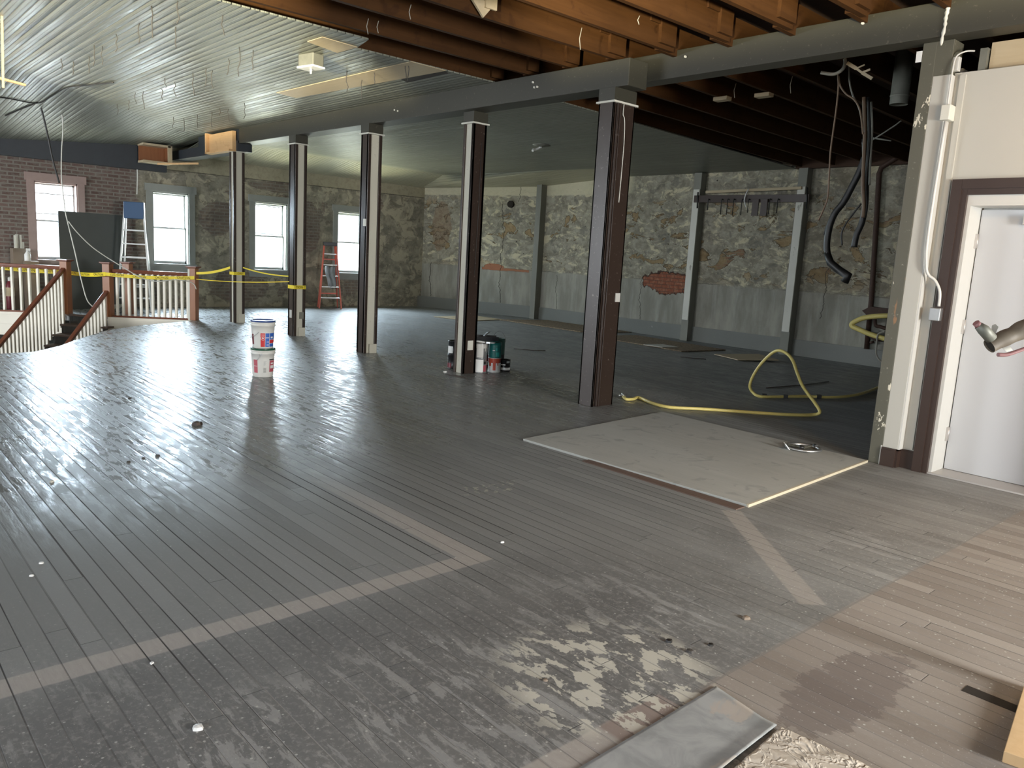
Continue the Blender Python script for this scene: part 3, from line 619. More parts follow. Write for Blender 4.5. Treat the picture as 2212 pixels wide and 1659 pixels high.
# ---- joists over the left bay and the right bay
JX = [7.25-.605*i for i in range(19)]
jl = None
for i, x in enumerate(JX):
    w = .048; jit = random.uniform(-.02, .02)
    m2 = MB(); m2.box(x, x+w, -6.16+jit, 5.0, 3.465, 3.72)
    o = m2.build('ceiling_joist', M['joist'], None)
    seen = {0: 'reddish joist bordering the grey board ceiling, left of the beam', 1: 'second joist from the grey board ceiling, left of the beam', 2: 'third joist from the grey board ceiling, left of the beam', 3: 'fourth joist from the grey board ceiling, with a scrap of board nailed to it', 4: 'fifth joist from the grey board ceiling, left of the beam', 5: 'sixth joist from the grey board ceiling, left of the beam', 6: 'seventh joist from the grey board ceiling, left of the beam', 7: 'eighth joist from the grey board ceiling, nearest left joist in view'}
    if i > 8: bpy.data.objects.remove(o); continue
    tag(o, seen.get(i, 'ninth joist from the grey board ceiling, only its end on the beam showing'), 'joist', 'joists left of the beam')
    # notched lap block at the joist end
    m3 = MB(); m3.box(x-.035, x-.001, -6.14+jit, -5.93+random.uniform(-.05, .05), 3.50, 3.70); m3.box(x-.02, x-.001, -6.16, -5.80, 3.66, 3.72)
    m3.build('end_block', M['joist'], o)
for i, x in enumerate(JX):
    if i > 8: continue
    m2 = MB(); xx = x+.055
    m2.slab([(xx, -6.02, 3.465), (xx, YR, 3.33), (xx+.045, YR, 3.33), (xx+.045, -6.02, 3.465)], (0, 0, 1), .25)
    o = m2.build('ceiling_joist', M['joist'])
    nm = ['first', 'second', 'third', 'fourth', 'fifth', 'sixth', 'seventh', 'eighth', 'ninth'][i]
    tag(o, '%s dark joist from the grey board ceiling, right of the beam' % nm, 'joist', 'dark joists right of the beam')
# scrap of board nailed to a joist, and small blocks right of the beam
m2 = MB(); a = aty(1000, -30, -3.9); m2.bar(atx(1020, -20, 5.40), atx(1050, 30, 5.40), .02, .10, (0, 1, 0)); m2.bar(atx(1062, -20, 5.38), atx(1060, 20, 5.38), .02, .12, (0, 1, 0))
thing(m2.build('board_scrap', M['ceilpatch']), 'short pale board scrap nailed against a joist at the top', 'board scrap')
for px, py, lab in ((1335, 222, 'small pale block under the dark joists, nearest the beam'), (1560, 216, 'small pale block wedged between dark joists, middle one'), (1650, 208, 'small pale block wedged between dark joists, nearest the hanging cables')):
    p = atz(px, py, 3.40); m2 = MB(); m2.box(p.x-.09, p.x+.09, p.y-.05, p.y+.05, p.z-.01, p.z+.03)
    thing(m2.build('wooden_block', M['ceilpatch']), lab, 'wood block')
# ---- patches on the board ceiling
def flat_board(name, px, mat, lab, cat, z=None, t=.012, up=-1):
    m2 = MB(); m2.slab([atz(x, y, z) for x, y in px], (0, 0, up), t); return thing(m2.build(name, mat), lab, cat)
flat_board('ceiling_board', [(597, 200), (640, 211), (963, 152), (888, 132)], M['ceilpatch'], 'long tan plywood strip set into the grey board ceiling', 'board', ZC-.001, .006)
flat_board('ceiling_board', [(664, 89), (696, 79), (772, 101), (728, 113)], M['ceilpatch'], 'small tan plywood patch beside the lamp bracket on the ceiling', 'board', ZC-.001, .006)
flat_board('ceiling_gap', [(858, 166), (960, 153), (968, 158), (880, 178)], M['darktub'], 'dark gap in the ceiling boards beside the long tan strip', 'gap', ZC-.002, .003)
# ceiling lamp bracket
c = atz(672, 118, ZC); r = empty('ceiling_bracket', c, .2, 'small dark box bracket with pale underside hanging from the board ceiling', 'ceiling fixture')
m2 = MB(); m2.box(-.12, .12, -.07, .07, -.12, 0); m2.build('housing', M['duct'], r, .01)
m2 = MB(); m2.box(-.13, .13, -.08, .08, -.14, -.12); m2.tube([(.0, 0, -.14), (.0, 0, -.19)], .012, 8); m2.build('bottom_plate', M['plasticwhite'], r, .004)
c = atz(1170, 312, 3.40); r = empty('ceiling_lamp_base', c, 0, 'broken lamp base with dangling white end under the right ceiling', 'ceiling fixture')
m2 = MB(); m2.lathe([(0, 0), (.16, 0), (.15, -.02), (.05, -.04), (0, -.045)], 24); m2.build('round_base', M['duct'], r)
m2 = MB(); m2.tube(smooth_pts([(0, 0, -.04), (.05, .08, -.09), (.02, .16, -.10), (.0, .2, -.13)], 5), .02, 8); m2.build('dangling_end', M['plasticwhite'], r)
# ---- little wires hanging from the ceiling boards
HW = [(520, 500, 590), (625, 525, 635), (757, 480, 620), (803, 385, 555), (872, 395, 545), (990, 290, 440), (1190, 200, 360), (1290, 50, 310), (1518, 10, 190), (1405, 670, 750), (1380, 760, 845), (1490, 700, 825), (1645, 620, 805), (1760, 585, 725), (1815, 600, 750), (1950, 500, 635), (2040, 400, 640), (2160, 430, 590), (1900, 130, 290), (1155, 790, 880), (1225, 780, 925), (1100, 850, 935), (1000, 890, 975), (1500, 230, 400), (1685, 980, 1090), (1808, 960, 1080), (1568, 1010, 1120), (1480, 1000, 1090), (1950, 930, 1030), (1875, 920, 985), (2085, 880, 1010)]
HWp = [(a/3.95, b/3.95, c/3.95) for a, b, c in HW]+[(700+a/5.53, 130+b/5.53, 130+c/5.53) for a, b, c in ((275, 130, 370), (455, 230, 450), (595, 140, 280), (970, 60, 200), (1010, 60, 240))]
for i, (px, a, b) in enumerate(HWp):
    t = atz(px, a, ZC); k = 1690/((t-EYEV).dot(fwd)); L = (b-a)/k; zz = [0, .25, .5, .75, 1]
    pts = [t+Vector((random.uniform(-.014, .014), random.uniform(-.014, .014), -L*q)) for q in zz]; pts[0] = t
    m2 = MB(); m2.tube(pts, .0045, 5); o = m2.build('hanging_wire', M['leadgrey']); tag(o, 'short dark twisted wire end hanging from the grey board ceiling', 'wire', 'wire ends on the board ceiling')
for px, a, b in ((796, 40, 72), (818, 45, 70), (1257, 60, 105), (1382, 34, 52), (888, 10, 40), (1590, 180, 210), (1712, 165, 200)):
    X_ = None; t = aty(px, a, -5.2) if px < 1500 else aty(px, a, -8.0); 
    t = atz(px, a, 3.46); k = 1690/((t-EYEV).dot(fwd)); L = (b-a)/k
    m2 = MB(); m2.tube([t, t+Vector((.01, .01, -L*.5)), t+Vector((.0, .0, -L))], .0035, 5); o = m2.build('hanging_wire', M['graycable']); tag(o, 'short pale wire end hanging from a bare joist', 'wire', 'wire ends on the joists')
# ---- pilasters on the right wall
for i, (x, lab) in enumerate(((14.0, 'grey pilaster in the corner bay, farthest along the peeling wall'), (11.75, 'grey pilaster hidden mostly behind the dark brown chipped post'), (9.5, 'white-faced pilaster holding the left end of the peg rail'), (7.3, 'white-faced pilaster holding the right end of the peg rail'), (5.05, 'grey pilaster behind the near grey post'))):
    r = empty('wall_pilaster', (x, YR, 0), 0, lab, 'pilaster'); w = .17; dp = .18
    m2 = MB(); m2.box(-w, 0, 0, dp, 0, 3.30); m2.build('shaft', M['graypil'], r, .004)
    if i in (2, 3): m2 = MB(); m2.box(-w+.005, -.02, dp, dp+.02, .42, 2.98); m2.build('white_face_board', M['palepil'], r, .003)
# peg rail between pilasters
YP = YR+.22
r = empty('peg_rail', (8.4, YP, 2.8), 0, 'brown wall rail with metal pegs fixed across two white pilasters', 'peg rail')
a = aty(1500, 430, YP); b = aty(1748, 428, YP); m2 = MB(); m2.bar(*rel(r, [a, b]), .04, .135); m2.build('rail', M['newel'] if False else M['frame'], r, .004)
a = aty(1525, 415, YP); b = aty(1732, 406, YP); m2 = MB(); m2.bar(*rel(r, [a, b]), .04, .05); m2.build('upper_batten', M['ceilpatch'], r, .003)
for px, ln in ((1561, .24), (1574, .24), (1587, .24), (1605, .24), (1619, .20), (1532, .16), (1665, .22), (1682, .20)):
    p = aty(px, 436, YP+.03)-Vector(r.location); m2 = MB(); m2.tube([p+Vector((0, -.02, .04)), p+Vector((0, .03, .05)), p+Vector((0, .04, 0)), p+Vector((0, .035, -ln))], .009, 6); m2.build('peg', M['black'], r)
for px in (1632, 1651):
    p = aty(px, 447, YP+.04)-Vector(r.location); m2 = MB(); m2.box(p.x-.065, p.x+.065, p.y, p.y+.02, p.z-.16, p.z+.14); m2.build('hanging_block', M['frame'], r, .003)
for px, y0, y1 in ((1506, 415, 450), (1742, 405, 451)):
    a = aty(px+2, y0, YP+.03)-Vector(r.location); b = aty(px, y1, YP+.03)-Vector(r.location); m2 = MB(); m2.tube([a, b], .014, 8); m2.build('bolt', M['black'], r)
pts = [aty(1617, 408, YP+.05), aty(1611, 420, YP+.06), aty(1608, 434, YP+.06), aty(1612, 448, YP+.06)]; m2 = MB(); m2.tube(rel(r, smooth_pts(pts)), .011, 6); m2.build('white_cord', M['plasticwhite'], r)
# round hole in the peeling wall
c = Vector((14.95, YR+.32, 2.78)); cc = aty(1102, 441, YR+.28); m2 = MB()
m2.tube([cc, cc+Vector((.02, -.06, 0))], .085, 20); thing(m2.build('wall_hole', M['darktub']), 'round black flue hole high on the peeling wall', 'hole')
# ---- duct, cables and pipes in the right bay
r = empty('vent_pipe', aty(1941, 226, -8.0), 0, 'dull grey round vent pipe hanging between dark joists', 'vent pipe')
m2 = MB(); m2.lathe([(.083, 0), (.083, .75), (.075, .75), (.075, 0), (.083, 0)], 28); m2.build('tube', M['duct'], r)
m2 = MB(); m2.lathe([(.0845, .07), (.0875, .075), (.0875, .085), (.0845, .09)], 28); m2.build('seam_ring', M['duct'], r)
def cable(name, pts, rad, mat, lab, cat='cable', group=None, n=8, k=6):
    m2 = MB(); m2.tube(smooth_pts(pts, k), rad, n); return thing(m2.build(name, mat), lab, cat, group)
YD = -8.6
def P_(l, Y=YD): return [aty(x, y, Y) for x, y in l]
cable('hanging_cable', P_([(1822, 118), (1826, 134), (1822, 147), (1812, 156), (1798, 160), (1774, 157)], -7.2), .016, M['graycable'], 'thick pale grey cable curling just under the beam', 'cable')
cable('hanging_cable', P_([(1810, 158), (1811, 190), (1806, 240), (1799, 290), (1794, 330), (1791, 380), (1788, 425), (1780, 450), (1768, 476)], -7.6), .009, M['browncable'], 'long thin tan cable hanging left of the black pipes', 'cable')
cable('hanging_cable', P_([(1812, 165), (1815, 185), (1828, 203), (1845, 215), (1857, 235), (1861, 260), (1864, 290)], -7.8), .009, M['browncable'], 'thin looped cable joining the cable bundle under the beam', 'cable')
cable('hanging_cable', P_([(1834, 130), (1835, 175), (1842, 205), (1855, 232), (1862, 262), (1866, 286)], -8.0), .009, M['graycable'], 'straight thin cable right of the looped cable', 'cable')
r = empty('cable_bundle', aty(1866, 260, YD), 0, 'bundle of brown and black cables drooping past the dark wall', 'cables')
def bnd(l, rad, mat, nm, Y=YD): m2 = MB(); m2.tube(rel(r, smooth_pts([aty(x, y, Y) for x, y in l], 5)), rad, 8); m2.build(nm, M[mat], r)
bnd([(1866, 210), (1868, 290), (1866, 340), (1864, 400), (1866, 440), (1864, 470)], .020, 'browncable', 'brown_conduit')
bnd([(1876, 210), (1878, 290), (1875, 340), (1870, 400), (1872, 440), (1868, 470)], .018, 'cable', 'dark_conduit', YD-.05)
bnd([(1882, 220), (1884, 280), (1880, 350), (1878, 400)], .012, 'graycable', 'thin_conduit', YD-.1)
cable('black_pipe', P_([(1868, 340), (1856, 372), (1842, 400), (1822, 437), (1804, 460), (1792, 490), (1786, 530), (1790, 560)], -9.2), .040, M['cable'], 'black drooping pipe, longer of two ending in a bent elbow', 'pipe')
m2 = MB(); m2.tube(P_([(1786, 545), (1794, 568), (1812, 583), (1832, 596), (1824, 609)], -9.2), [.04, .046, .046, .052, .05], 10); thing(m2.build('pipe_elbow', M['cable']), 'bent elbow joint at the low end of the black pipe', 'pipe')
cable('black_pipe', P_([(1868, 300), (1870, 380), (1869, 440), (1862, 480), (1850, 508), (1845, 534)], -9.0), .036, M['cable'], 'black drooping pipe, shorter one right of the bent elbow', 'pipe')
cable('hanging_cable', P_([(1860, 440), (1842, 463), (1826, 485), (1818, 505), (1819, 530)], -9.1), .010, M['cable'], 'thin black cable curling between the two black pipes', 'cable')
cable('hanging_cable', P_([(1796, 470), (1785, 490), (1780, 508)], -9.25), .010, M['cable'], 'short thin cable end beside the long black pipe', 'cable')
m2 = MB(); q = P_([(1830, 136), (1850, 148), (1862, 157), (1884, 170), (1868, 140), (1880, 150)], -7.0); m2.bar(q[0], q[1], .012, .03); m2.bar(q[1], q[2], .014, .018); m2.bar(q[2], q[3], .01, .026); m2.bar(q[1], q[4], .01, .012); m2.bar(q[2], q[5], .008, .018); thing(m2.build('torn_lath', M['ceilpatch']), 'torn pale lath fragment under the beam near the vent pipe', 'lath')
r = empty('rusty_pipe', Vector((6.0, YR+.10, .29)), 0, 'rusty vertical pipe with elbow fixed against the far dark wall', 'pipe')
yy = YR+.10; m2 = MB(); m2.tube(rel(r, P_([(1958, 330), (1930, 345), (1904, 362), (1899, 375), (1893, 480), (1883, 640), (1872, 754)], yy)), .042, 10); m2.build('riser', M['rust'], r)
m2 = MB(); m2.tube(rel(r, P_([(1880, 725), (1893, 733), (1912, 734)], yy+.02)), .035, 8); m2.tube(rel(r, P_([(1883, 737), (1884, 742)], yy+.02)), .04, 8); m2.build('branch', M['rust'], r)
m2 = MB(); m2.box(*(lambda a, b: (a.x, b.x, 0, .06, 0, 0))(*rel(r, P_([(1860, 680), (1925, 680)], yy)))) if False else None
m2 = MB(); pz = rel(r, P_([(1862, 671), (1880, 662), (1925, 668), (1925, 682), (1875, 684)], yy+.06)); m2.slab(pz, (0, -1, 0), .10); m2.build('bracket_board', M['rust'], r)
m2 = MB(); m2.tube(rel(r, smooth_pts(P_([(1890, 690), (1892, 703), (1902, 706), (1915, 710)], yy+.12), 5)), .03, 8); m2.build('hook', M['rust'], r)
cable('hose_loop', P_([(1925, 682), (1895, 683), (1865, 687), (1843, 697), (1840, 704), (1852, 710), (1880, 722), (1915, 733)], YR+.35), .042, M['hose'], 'yellow hose loop hanging on the rusty pipe at the dark wall', 'hose')
cable('hanging_cable', P_([(1912, 716), (1897, 722), (1894, 740), (1893, 765), (1902, 780), (1912, 785)], YR+.4), .014, M['graycable'], 'grey looped wire hanging below the yellow hose loop', 'cable')
# rods crossing under the joists
for l, lab in (([(1880, 305), (1935, 270), (1965, 245)], 'thin rod slanting under the dark joists below the vent pipe'), ([(1885, 298), (1925, 304)], 'short thin rod under the dark joists right of the cable bundle')):
    cable('thin_rod', P_(l, -10.5), .010, M['graypil'], lab, 'rod', k=2)
# ---- yellow air hose on the floor
def fz(l, z=.02): return [atz(x, y, z) for x, y in l]
hp = fz([(1345, 853), (1352, 862), (1368, 862), (1380, 859), (1412, 872), (1450, 880), (1510, 883), (1570, 887), (1640, 892), (1710, 896), (1755, 896)])
b0 = hp[-1]; loop = []
# the raised loop: each point given a height above the floor and a depth between start and end
e0 = atz(1620, 850, .02)
for i, (x, y) in enumerate([(1771, 890), (1760, 870), (1745, 850), (1732, 830), (1722, 805), (1713, 780), (1700, 764), (1682, 757), (1665, 765), (1645, 785), (1628, 810), (1620, 832), (1625, 846)]):
    t = (i+1)/14; Y = b0.y+(e0.y-b0.y)*t; loop.append(aty(x, y, Y))
hp2 = fz([(1640, 856), (1675, 857), (1740, 856), (1790, 858), (1830, 856), (1862, 850), (1895, 838), (1920, 826)])
r = empty('air_hose', hp[0], 0, 'yellow rubber hose lying across the floor with one raised loop', 'hose')
m2 = MB(); m2.tube(rel(r, smooth_pts(hp+loop+hp2, 6)), .0175, 10); m2.build('rubber_tube', M['hose'], r)
m2 = MB(); m2.tube(rel(r, [atz(1337, 855, .02), atz(1346, 854, .03)]), .014, 8); m2.tube(rel(r, [atz(1344, 850, .05), atz(1350, 856, .03)]), .012, 8); m2.build('end_fitting', M['steel'], r)
for px, py in ((1651, 855), (1697, 857), (1769, 857)):
    p = atz(px, py, .022)-Vector(r.location); m2 = MB(); m2.bar(p+Vector((.015, -.02, 0)), p+Vector((-.015, .02, 0)), .05, .05); m2.build('black_clip', M['black'], r)
# ---- boards on the floor
def sheet(name, P4, mat, lab, cat='board', z=0.0, t=.018, edge=None, tilt=None):
    m2 = MB(); pts = []
    for i, p in enumerate(P4): pts.append(Vector((p[0], p[1], z+(tilt[i] if tilt else 0))))
    m2.slab(pts, (0, 0, 1), t); return thing(m2.build(name, mat, None, .002), lab, cat)
r = empty('plywood_sheet', (3.7, -5.4, 0), 0, 'large dusty plywood sheet covering the floor before the grey post', 'plywood')
Q = [(2.56, -4.42), (2.67, -6.40), (4.80, -6.45), (4.62, -4.35)]
m2 = MB(); m2.slab([(a-3.7, b+5.4, 0) for a, b in Q], (0, 0, 1), .018); m2.build('panel', M['ply'], r, .002)
m2 = MB(); m2.slab([(2.545-3.7, -4.42+5.4, 0), (2.655-3.7, -6.40+5.4, 0), (2.67-3.7, -6.40+5.4, 0), (2.56-3.7, -4.42+5.4, 0)], (0, 0, 1), .019); m2.build('pale_edge', M['plyedge'], r)
m2 = MB(); m2.slab([(2.56-3.7, -4.40+5.4, 0), (2.56-3.7, -4.30+5.4, 0), (3.9-3.7, -4.30+5.4, 0), (3.9-3.7, -4.38+5.4, 0)], (0, 0, 1), .007); m2.build('splintered_strip', M['tread'], r)
sheet('osb_panel', [(13.75, -11.95), (11.15, -11.95), (10.8, -13.2), (13.4, -13.2)], M['osb'], 'rough strand board on the floor left of the chipped brown post', 'board', .004, .016)
sheet('osb_panel', [(10.5, -11.55), (8.15, -11.35), (8.0, -12.5), (10.3, -12.75)], M['osb'], 'rough strand board on the floor right of the chipped brown post', 'board', .004, .016)
sheet('plywood_sheet', [(14.6, -10.7), (13.6, -11.0), (13.75, -12.05), (14.7, -12.0)], M['ceilpatch'], 'tan board on the floor behind the post with paint cans', 'board', .004, .014)
sheet('plywood_sheet', [(7.64, -11.6), (7.02, -11.35), (6.62, -11.95), (7.2, -12.3)], M['ceilpatch'], 'thin pale board on the floor behind the raised hose loop', 'board', .01, .014, tilt=[0, 0, .02, .03])
sheet('plywood_sheet', [(9.0, -11.35), (8.6, -11.4), (8.5, -11.75), (8.9, -11.8)], M['palepil'], 'small pale square board lying on the strand board edge', 'board', .022, .012)
for l, lab in (([(1110, 753), (1155, 757), (1178, 757)], 'thin dark stick on the floor between two brown posts'), ([(1655, 838), (1740, 831), (1790, 824)], 'long dark stick on the floor behind the hose loop'), ([(1470, 771), (1525, 776)], 'thin dark stick on the floor right of the chipped post'), ([(960, 808), (1005, 815)], 'thin dark splinter on the floor before the paint cans')):
    m2 = MB(); m2.tube(fz(l, .008), .006, 6); thing(m2.build('wooden_stick', M['frame']), lab, 'stick')
# drain or fan grille lying on the plywood
c = (atz(1703, 965, .02)+atz(1768, 974, .02))/2
r = empty('metal_ring', c, 0, 'broken metal ring with a white tab lying on the plywood sheet', 'metal ring')
m2 = MB(); m2.lathe([(.12, 0), (.15, .004), (.155, .016), (.135, .026), (.115, .014), (.12, 0)], 28); m2.build('rim', M['steel'], r)
m2 = MB(); m2.lathe([(0, .002), (.055, .004), (.05, .02), (0, .022)], 18, (.02, -.01, 0)); m2.bar((-.12, 0, .01), (.12, .02, .012), .03, .012); m2.bar((0, -.12, .01), (.02, .12, .012), .025, .012); m2.build('hub', M['duct'], r)
m2 = MB(); m2.slab([(.07, .13, .005), (.03, .17, .005), (.06, .19, .05), (.10, .15, .055)], (.5, .5, .1), .012); m2.build('white_tab', M['plasticwhite'], r)
m2 = MB(); m2.tube([(-.05, .09, .03), (-.02, .11, .035)], .014, 8); m2.tube([(-.06, -.11, .02), (-.03, -.13, .02)], .016, 8); m2.build('knob', M['black'], r)
# ---- foreground sheet and crumpled paper
m2 = MB(); bm_pts = [(1.422, -2.38), (1.15, -2.32), (1.12, -1.98), (1.10, -1.2), (1.41, -1.2), (1.405, -1.63), (1.385, -2.0)]
def grid_sheet(name, quad4, nx, ny, hfun, mat, lab, cat, t=.004):
    a, b, c_, d_ = [Vector((*q, 0)) for q in quad4]; vs = []; 
    for i in range(nx+1):
        for j in range(ny+1):
            u, v = i/nx, j/ny; p = (a*(1-u)+b*u)*(1-v)+(d_*(1-u)+c_*u)*v; vs.append(Vector((p.x, p.y, hfun(u, v))))
    n = len(vs); vs2 = vs+[Vector((p.x, p.y, max(0.0005, p.z-t))) for p in vs]
    fs = []
    for i in range(nx):
        for j in range(ny):
            k = i*(ny+1)+j; fs.append((k, k+1, k+ny+2, k+ny+1)); fs.append((n+k, n+k+ny+1, n+k+ny+2, n+k+1))
    bd = [i*(ny+1) for i in range(nx+1)]+[nx*(ny+1)+j for j in range(1, ny+1)]+[i*(ny+1)+ny for i in range(nx-1, -1, -1)]+[j for j in range(ny-1, 0, -1)]
    for i in range(len(bd)): p, q = bd[i], bd[(i+1) % len(bd)]; fs.append((p, q, n+q, n+p))
    m2 = MB(); m2.add(vs2, fs, True); return thing(m2.build(name, mat), lab, cat)
grid_sheet('vinyl_sheet', [(1.422, -2.38), (1.15, -2.33), (1.09, -1.2), (1.40, -1.2)], 24, 60, lambda u, v: .006+.012*max(0, u-.8)*5*(.6+.4*math.sin(v*5)), M['sheet'], 'stained grey sheet on the floor at the bottom edge of view', 'floor sheet')
random.seed(3); ph = [(random.uniform(5, 26), random.uniform(5, 26), random.uniform(0, 6)) for _ in range(12)]
def crump(u, v): return .012+.018*abs(sum(abs(math.sin(a*.45*u+b*.45*v+c_)) for a, b, c_ in ph)/6-1.27)
grid_sheet('crumpled_paper', [(1.135, -2.33), (.70, -2.38), (.70, -1.7), (1.10, -1.9)], 70, 70, crump, M['paper'], 'crumpled cream paper lying beside the stained grey sheet', 'paper', .003)
# thin dark strip laid on the boards beside the stud
m2 = MB(); g = [(.845, -3.13), (.845, -3.19), (.60, -3.19), (.60, -3.13)]; m2.slab([(a, b, .0005) for a, b in g], (0, 0, 1), .001); thing(m2.build('floor_dark_strip', M['darktub']), 'narrow dark strip along the floor boards near the stud', 'gap')
# little debris
random.seed(11)
for px, py, s, mt, lab in ((428, 1574, .022, 'plasticwhite', 'white chip at the bottom left of the near boards'), (90, 1217, .014, 'plasticwhite', 'upper of the small white chips on the left boards'), (68, 1244, .012, 'plasticwhite', 'lower of the small white chips on the left boards'), (328, 1433, .010, 'plasticwhite', 'white crumb just below the long bare wood strip'), (112, 1041, .020, 'palepil', 'pale chip near the far left board seam'), (1085, 1172, .014, 'plasticwhite', 'white crumb beside the corner of the bare strip'),
        (1612, 1336, .022, 'card', 'tan crumb on the boards right of the spilled filler'), (1445, 1386, .02, 'cable', 'small dark stone above the spilled filler'), (1536, 1394, .015, 'cable', 'dark crumb right of the spilled filler'), (1490, 1408, .02, 'leadgrey', 'dark flake between the two dark crumbs'), (340, 985, .02, 'leadgrey', 'dark lump of dirt right of the small group on the left boards'), (310, 990, .014, 'leadgrey', 'dark lump of dirt left of the small group'), (278, 998, .014, 'leadgrey', 'leftmost dark lump of dirt on the left boards'),
        (425, 917, .05, 'frame', 'flat dark splinter among window reflections on the floor'), (280, 861, .02, 'leadgrey', 'dark crumb near the window reflections, left'), (1178, 1470, .012, 'card', 'small yellow crumb left of the spilled filler'), (962, 804, .03, 'plasticwhite', 'white scrap on the floor left of the paint can post')):
    p = atz(px, py, 0); m2 = MB(); k = 7
    ring = [(s*random.uniform(.6, 1.0)*math.cos(2*PI*i/k), s*random.uniform(.6, 1.)*math.sin(2*PI*i/k)) for i in range(k)]
    vs = [(a, b, 0) for a, b in ring]+[(a*.8, b*.8, s*.45) for a, b in ring]+[(0, 0, s*.6)]
    m2.add(vs, [tuple(range(k))[::-1]]+[(i, (i+1) % k, (i+1) % k+k, i+k) for i in range(k)]+[(k+i, k+(i+1) % k, 2*k) for i in range(k)])
    o = m2.build('floor_debris', M[mt]); o.location = p; tag(o, lab, 'debris')
# ---------------------------------------------------------------- buckets
def bucket(name, loc, rot, lidmat, lab, h=.315, kind=0):
    r = empty(name, loc, rot, lab, 'bucket'); m2 = MB(); R0, R1 = .112, .128
    rt = R1+.010
    prof = [(0, 0), (R0-.004, 0), (R0, .006)]+[(R0+(R1-R0)*t, .006+(h-.07)*t) for t in (.25, .5, .75, 1)]+[(rt, h-.062), (rt, h-.05), (R1+.001, h-.048), (R1+.001, h-.036), (rt, h-.034), (rt, h-.02), (R1, h-.018), (R1, h-.008), (R1-.006, h-.008), (R0-.008, .02), (0, .02)]
    m2.lathe(prof, 48); m2.build('body', M['bucket'], r)
    m2 = MB(); m2.lathe([(0, h-.006), (R1-.012, h-.006), (R1-.012, h-.0), (R1+.006, h), (R1+.008, h-.004), (R1+.008, h-.020), (R1+.003, h-.022), (R1+.003, h-.010), (0, h-.010)], 48); m2.build('lid', M[lidmat], r)
    def lab_(a0, a1, z0, z1, mat, nm='label', e=.0012):
        m3 = MB(); Rm = R0+(R1-R0)*((z0+z1)/2)/(h-.07); n = 10
        vs = []
        for z in (z0, z1):
            Rz = R0+(R1-R0)*(z-.006)/(h-.064)+e
            for k in range(n+1): a = math.radians(a0+(a1-a0)*k/n); vs.append((Rz*math.cos(a), Rz*math.sin(a), z))
        m3.add(vs, [(k, k+1, k+n+2, k+n+1) for k in range(n)], True); return m3.build(nm, M[mat], r)
    return r, lab_, R0, R1, h
base = atz(556, 806.5, 0); base = Vector((8.44-.02, -3.80, 0))
face = math.atan2(-base.y, -base.x)   # direction towards the viewer
f = math.degrees(face)
rb, lb, R0, R1, h = bucket('paint_bucket', base, face, 'greenlid', 'lower white bucket of the stack with a dark green rim', .325)
# angles: 0 = towards the viewer, negative = right
lb(-52, -28, .05, .20, 'redpale'); lb(-51, -29, .125, .130, 'labelwhite', 'label', .002)
for i in range(9): lb(-17, -2, .155-i*.0, .157, 'labelgrey', 'label', .0015) if False else None
for i in range(7): lb(4, 18-(i % 3)*3, .180-i*.008, .183-i*.008, 'labelgrey', 'print_line', .0016)
for i in range(9): lb(3, 18, .055+i*.0065, .0575+i*.0065, 'ink', 'barcode_bar', .0016)
lb(36, 75, .06, .19, 'redpale'); lb(34, 75, .195, .206, 'ink', 'label'); lb(42, 68, .10, .135, 'labelwhite', 'label', .002); lb(44, 66, .15, .165, 'labelwhite', 'label', .002)
m2 = MB(); pts = [(R1*math.cos(math.radians(a)), R1*math.sin(math.radians(a)), z) for a, z in ((-7, .262), (-11, .25), (-18, .225), (-26, .198))]; m2.tube([(x*1.06, y*1.06, z) for x, y, z in pts], .003, 6); m2.tube([(pts[0][0]*1.0, pts[0][1], pts[0][2]), (pts[0][0]*1.1, pts[0][1]*1.1, pts[0][2])], .010, 10); m2.build('handle_wire', M['steel'], rb)
rb2, lb, R0, R1, h = bucket('paint_bucket', base+Vector((0, 0, .3255)), face, 'bluelid', 'upper white bucket of the stack with blue lid and red label', .315)
lb(-12, 11, .022, .175, 'redink'); lb(13, 34, .022, .175, 'blueink'); lb(37, 72, .022, .175, 'blueink'); lb(37, 72, .062, .100, 'redink', 'label', .002); lb(37, 72, .058, .062, 'labelwhite', 'label', .0024); lb(37, 72, .100, .104, 'labelwhite', 'label', .0024)
lb(-75, -54, .045, .16, 'maroon'); lb(44, 60, .115, .135, 'labelwhite', 'label', .002)
for z in (.118, .128, .08, .068, .036, .044): lb(15 if z > .1 else 20, 33, z, z+.003, 'labelwhite', 'print_line', .002)
for z in (.160, .152): lb(-8, 9, z, z+.002, 'labelwhite', 'print_line', .002)
# round pale emblem on the red panel: ring plus a prancing shape
def on_cyl(cx, cz, pts, e=.0022, mat='labelwhite', nm='emblem'):
    m3 = MB(); vs = []
    for (u, v) in pts:
        z = cz+v; Rz = R0+(R1-R0)*(z-.006)/(h-.064)+e; a = (cx+u)/Rz; vs.append((Rz*math.cos(a), Rz*math.sin(a), z))
    m3.add(vs, [tuple(range(len(vs)))]); return m3.build(nm, M[mat], rb2)
m3 = MB(); n = 28; vs = []
for rr in (.021, .0235):
    for k in range(n): u, v = rr*math.cos(2*PI*k/n), rr*math.sin(2*PI*k/n); z = .118+v; Rz = R0+(R1-R0)*(z-.006)/(h-.064)+.0022; a = u/Rz; vs.append((Rz*math.cos(a), Rz*math.sin(a), z))
m3.add(vs, [(k, (k+1) % n, n+(k+1) % n, n+k) for k in range(n)]); m3.build('emblem_ring', M['labelwhite'], rb2)
on_cyl(0, .118, [(.013, -.014), (.006, -.006), (.010, .002), (.004, .010), (-.004, .014), (-.010, .010), (-.004, .006), (-.010, .000), (-.014, -.008), (-.006, -.004), (-.002, -.012), (.004, -.004)])
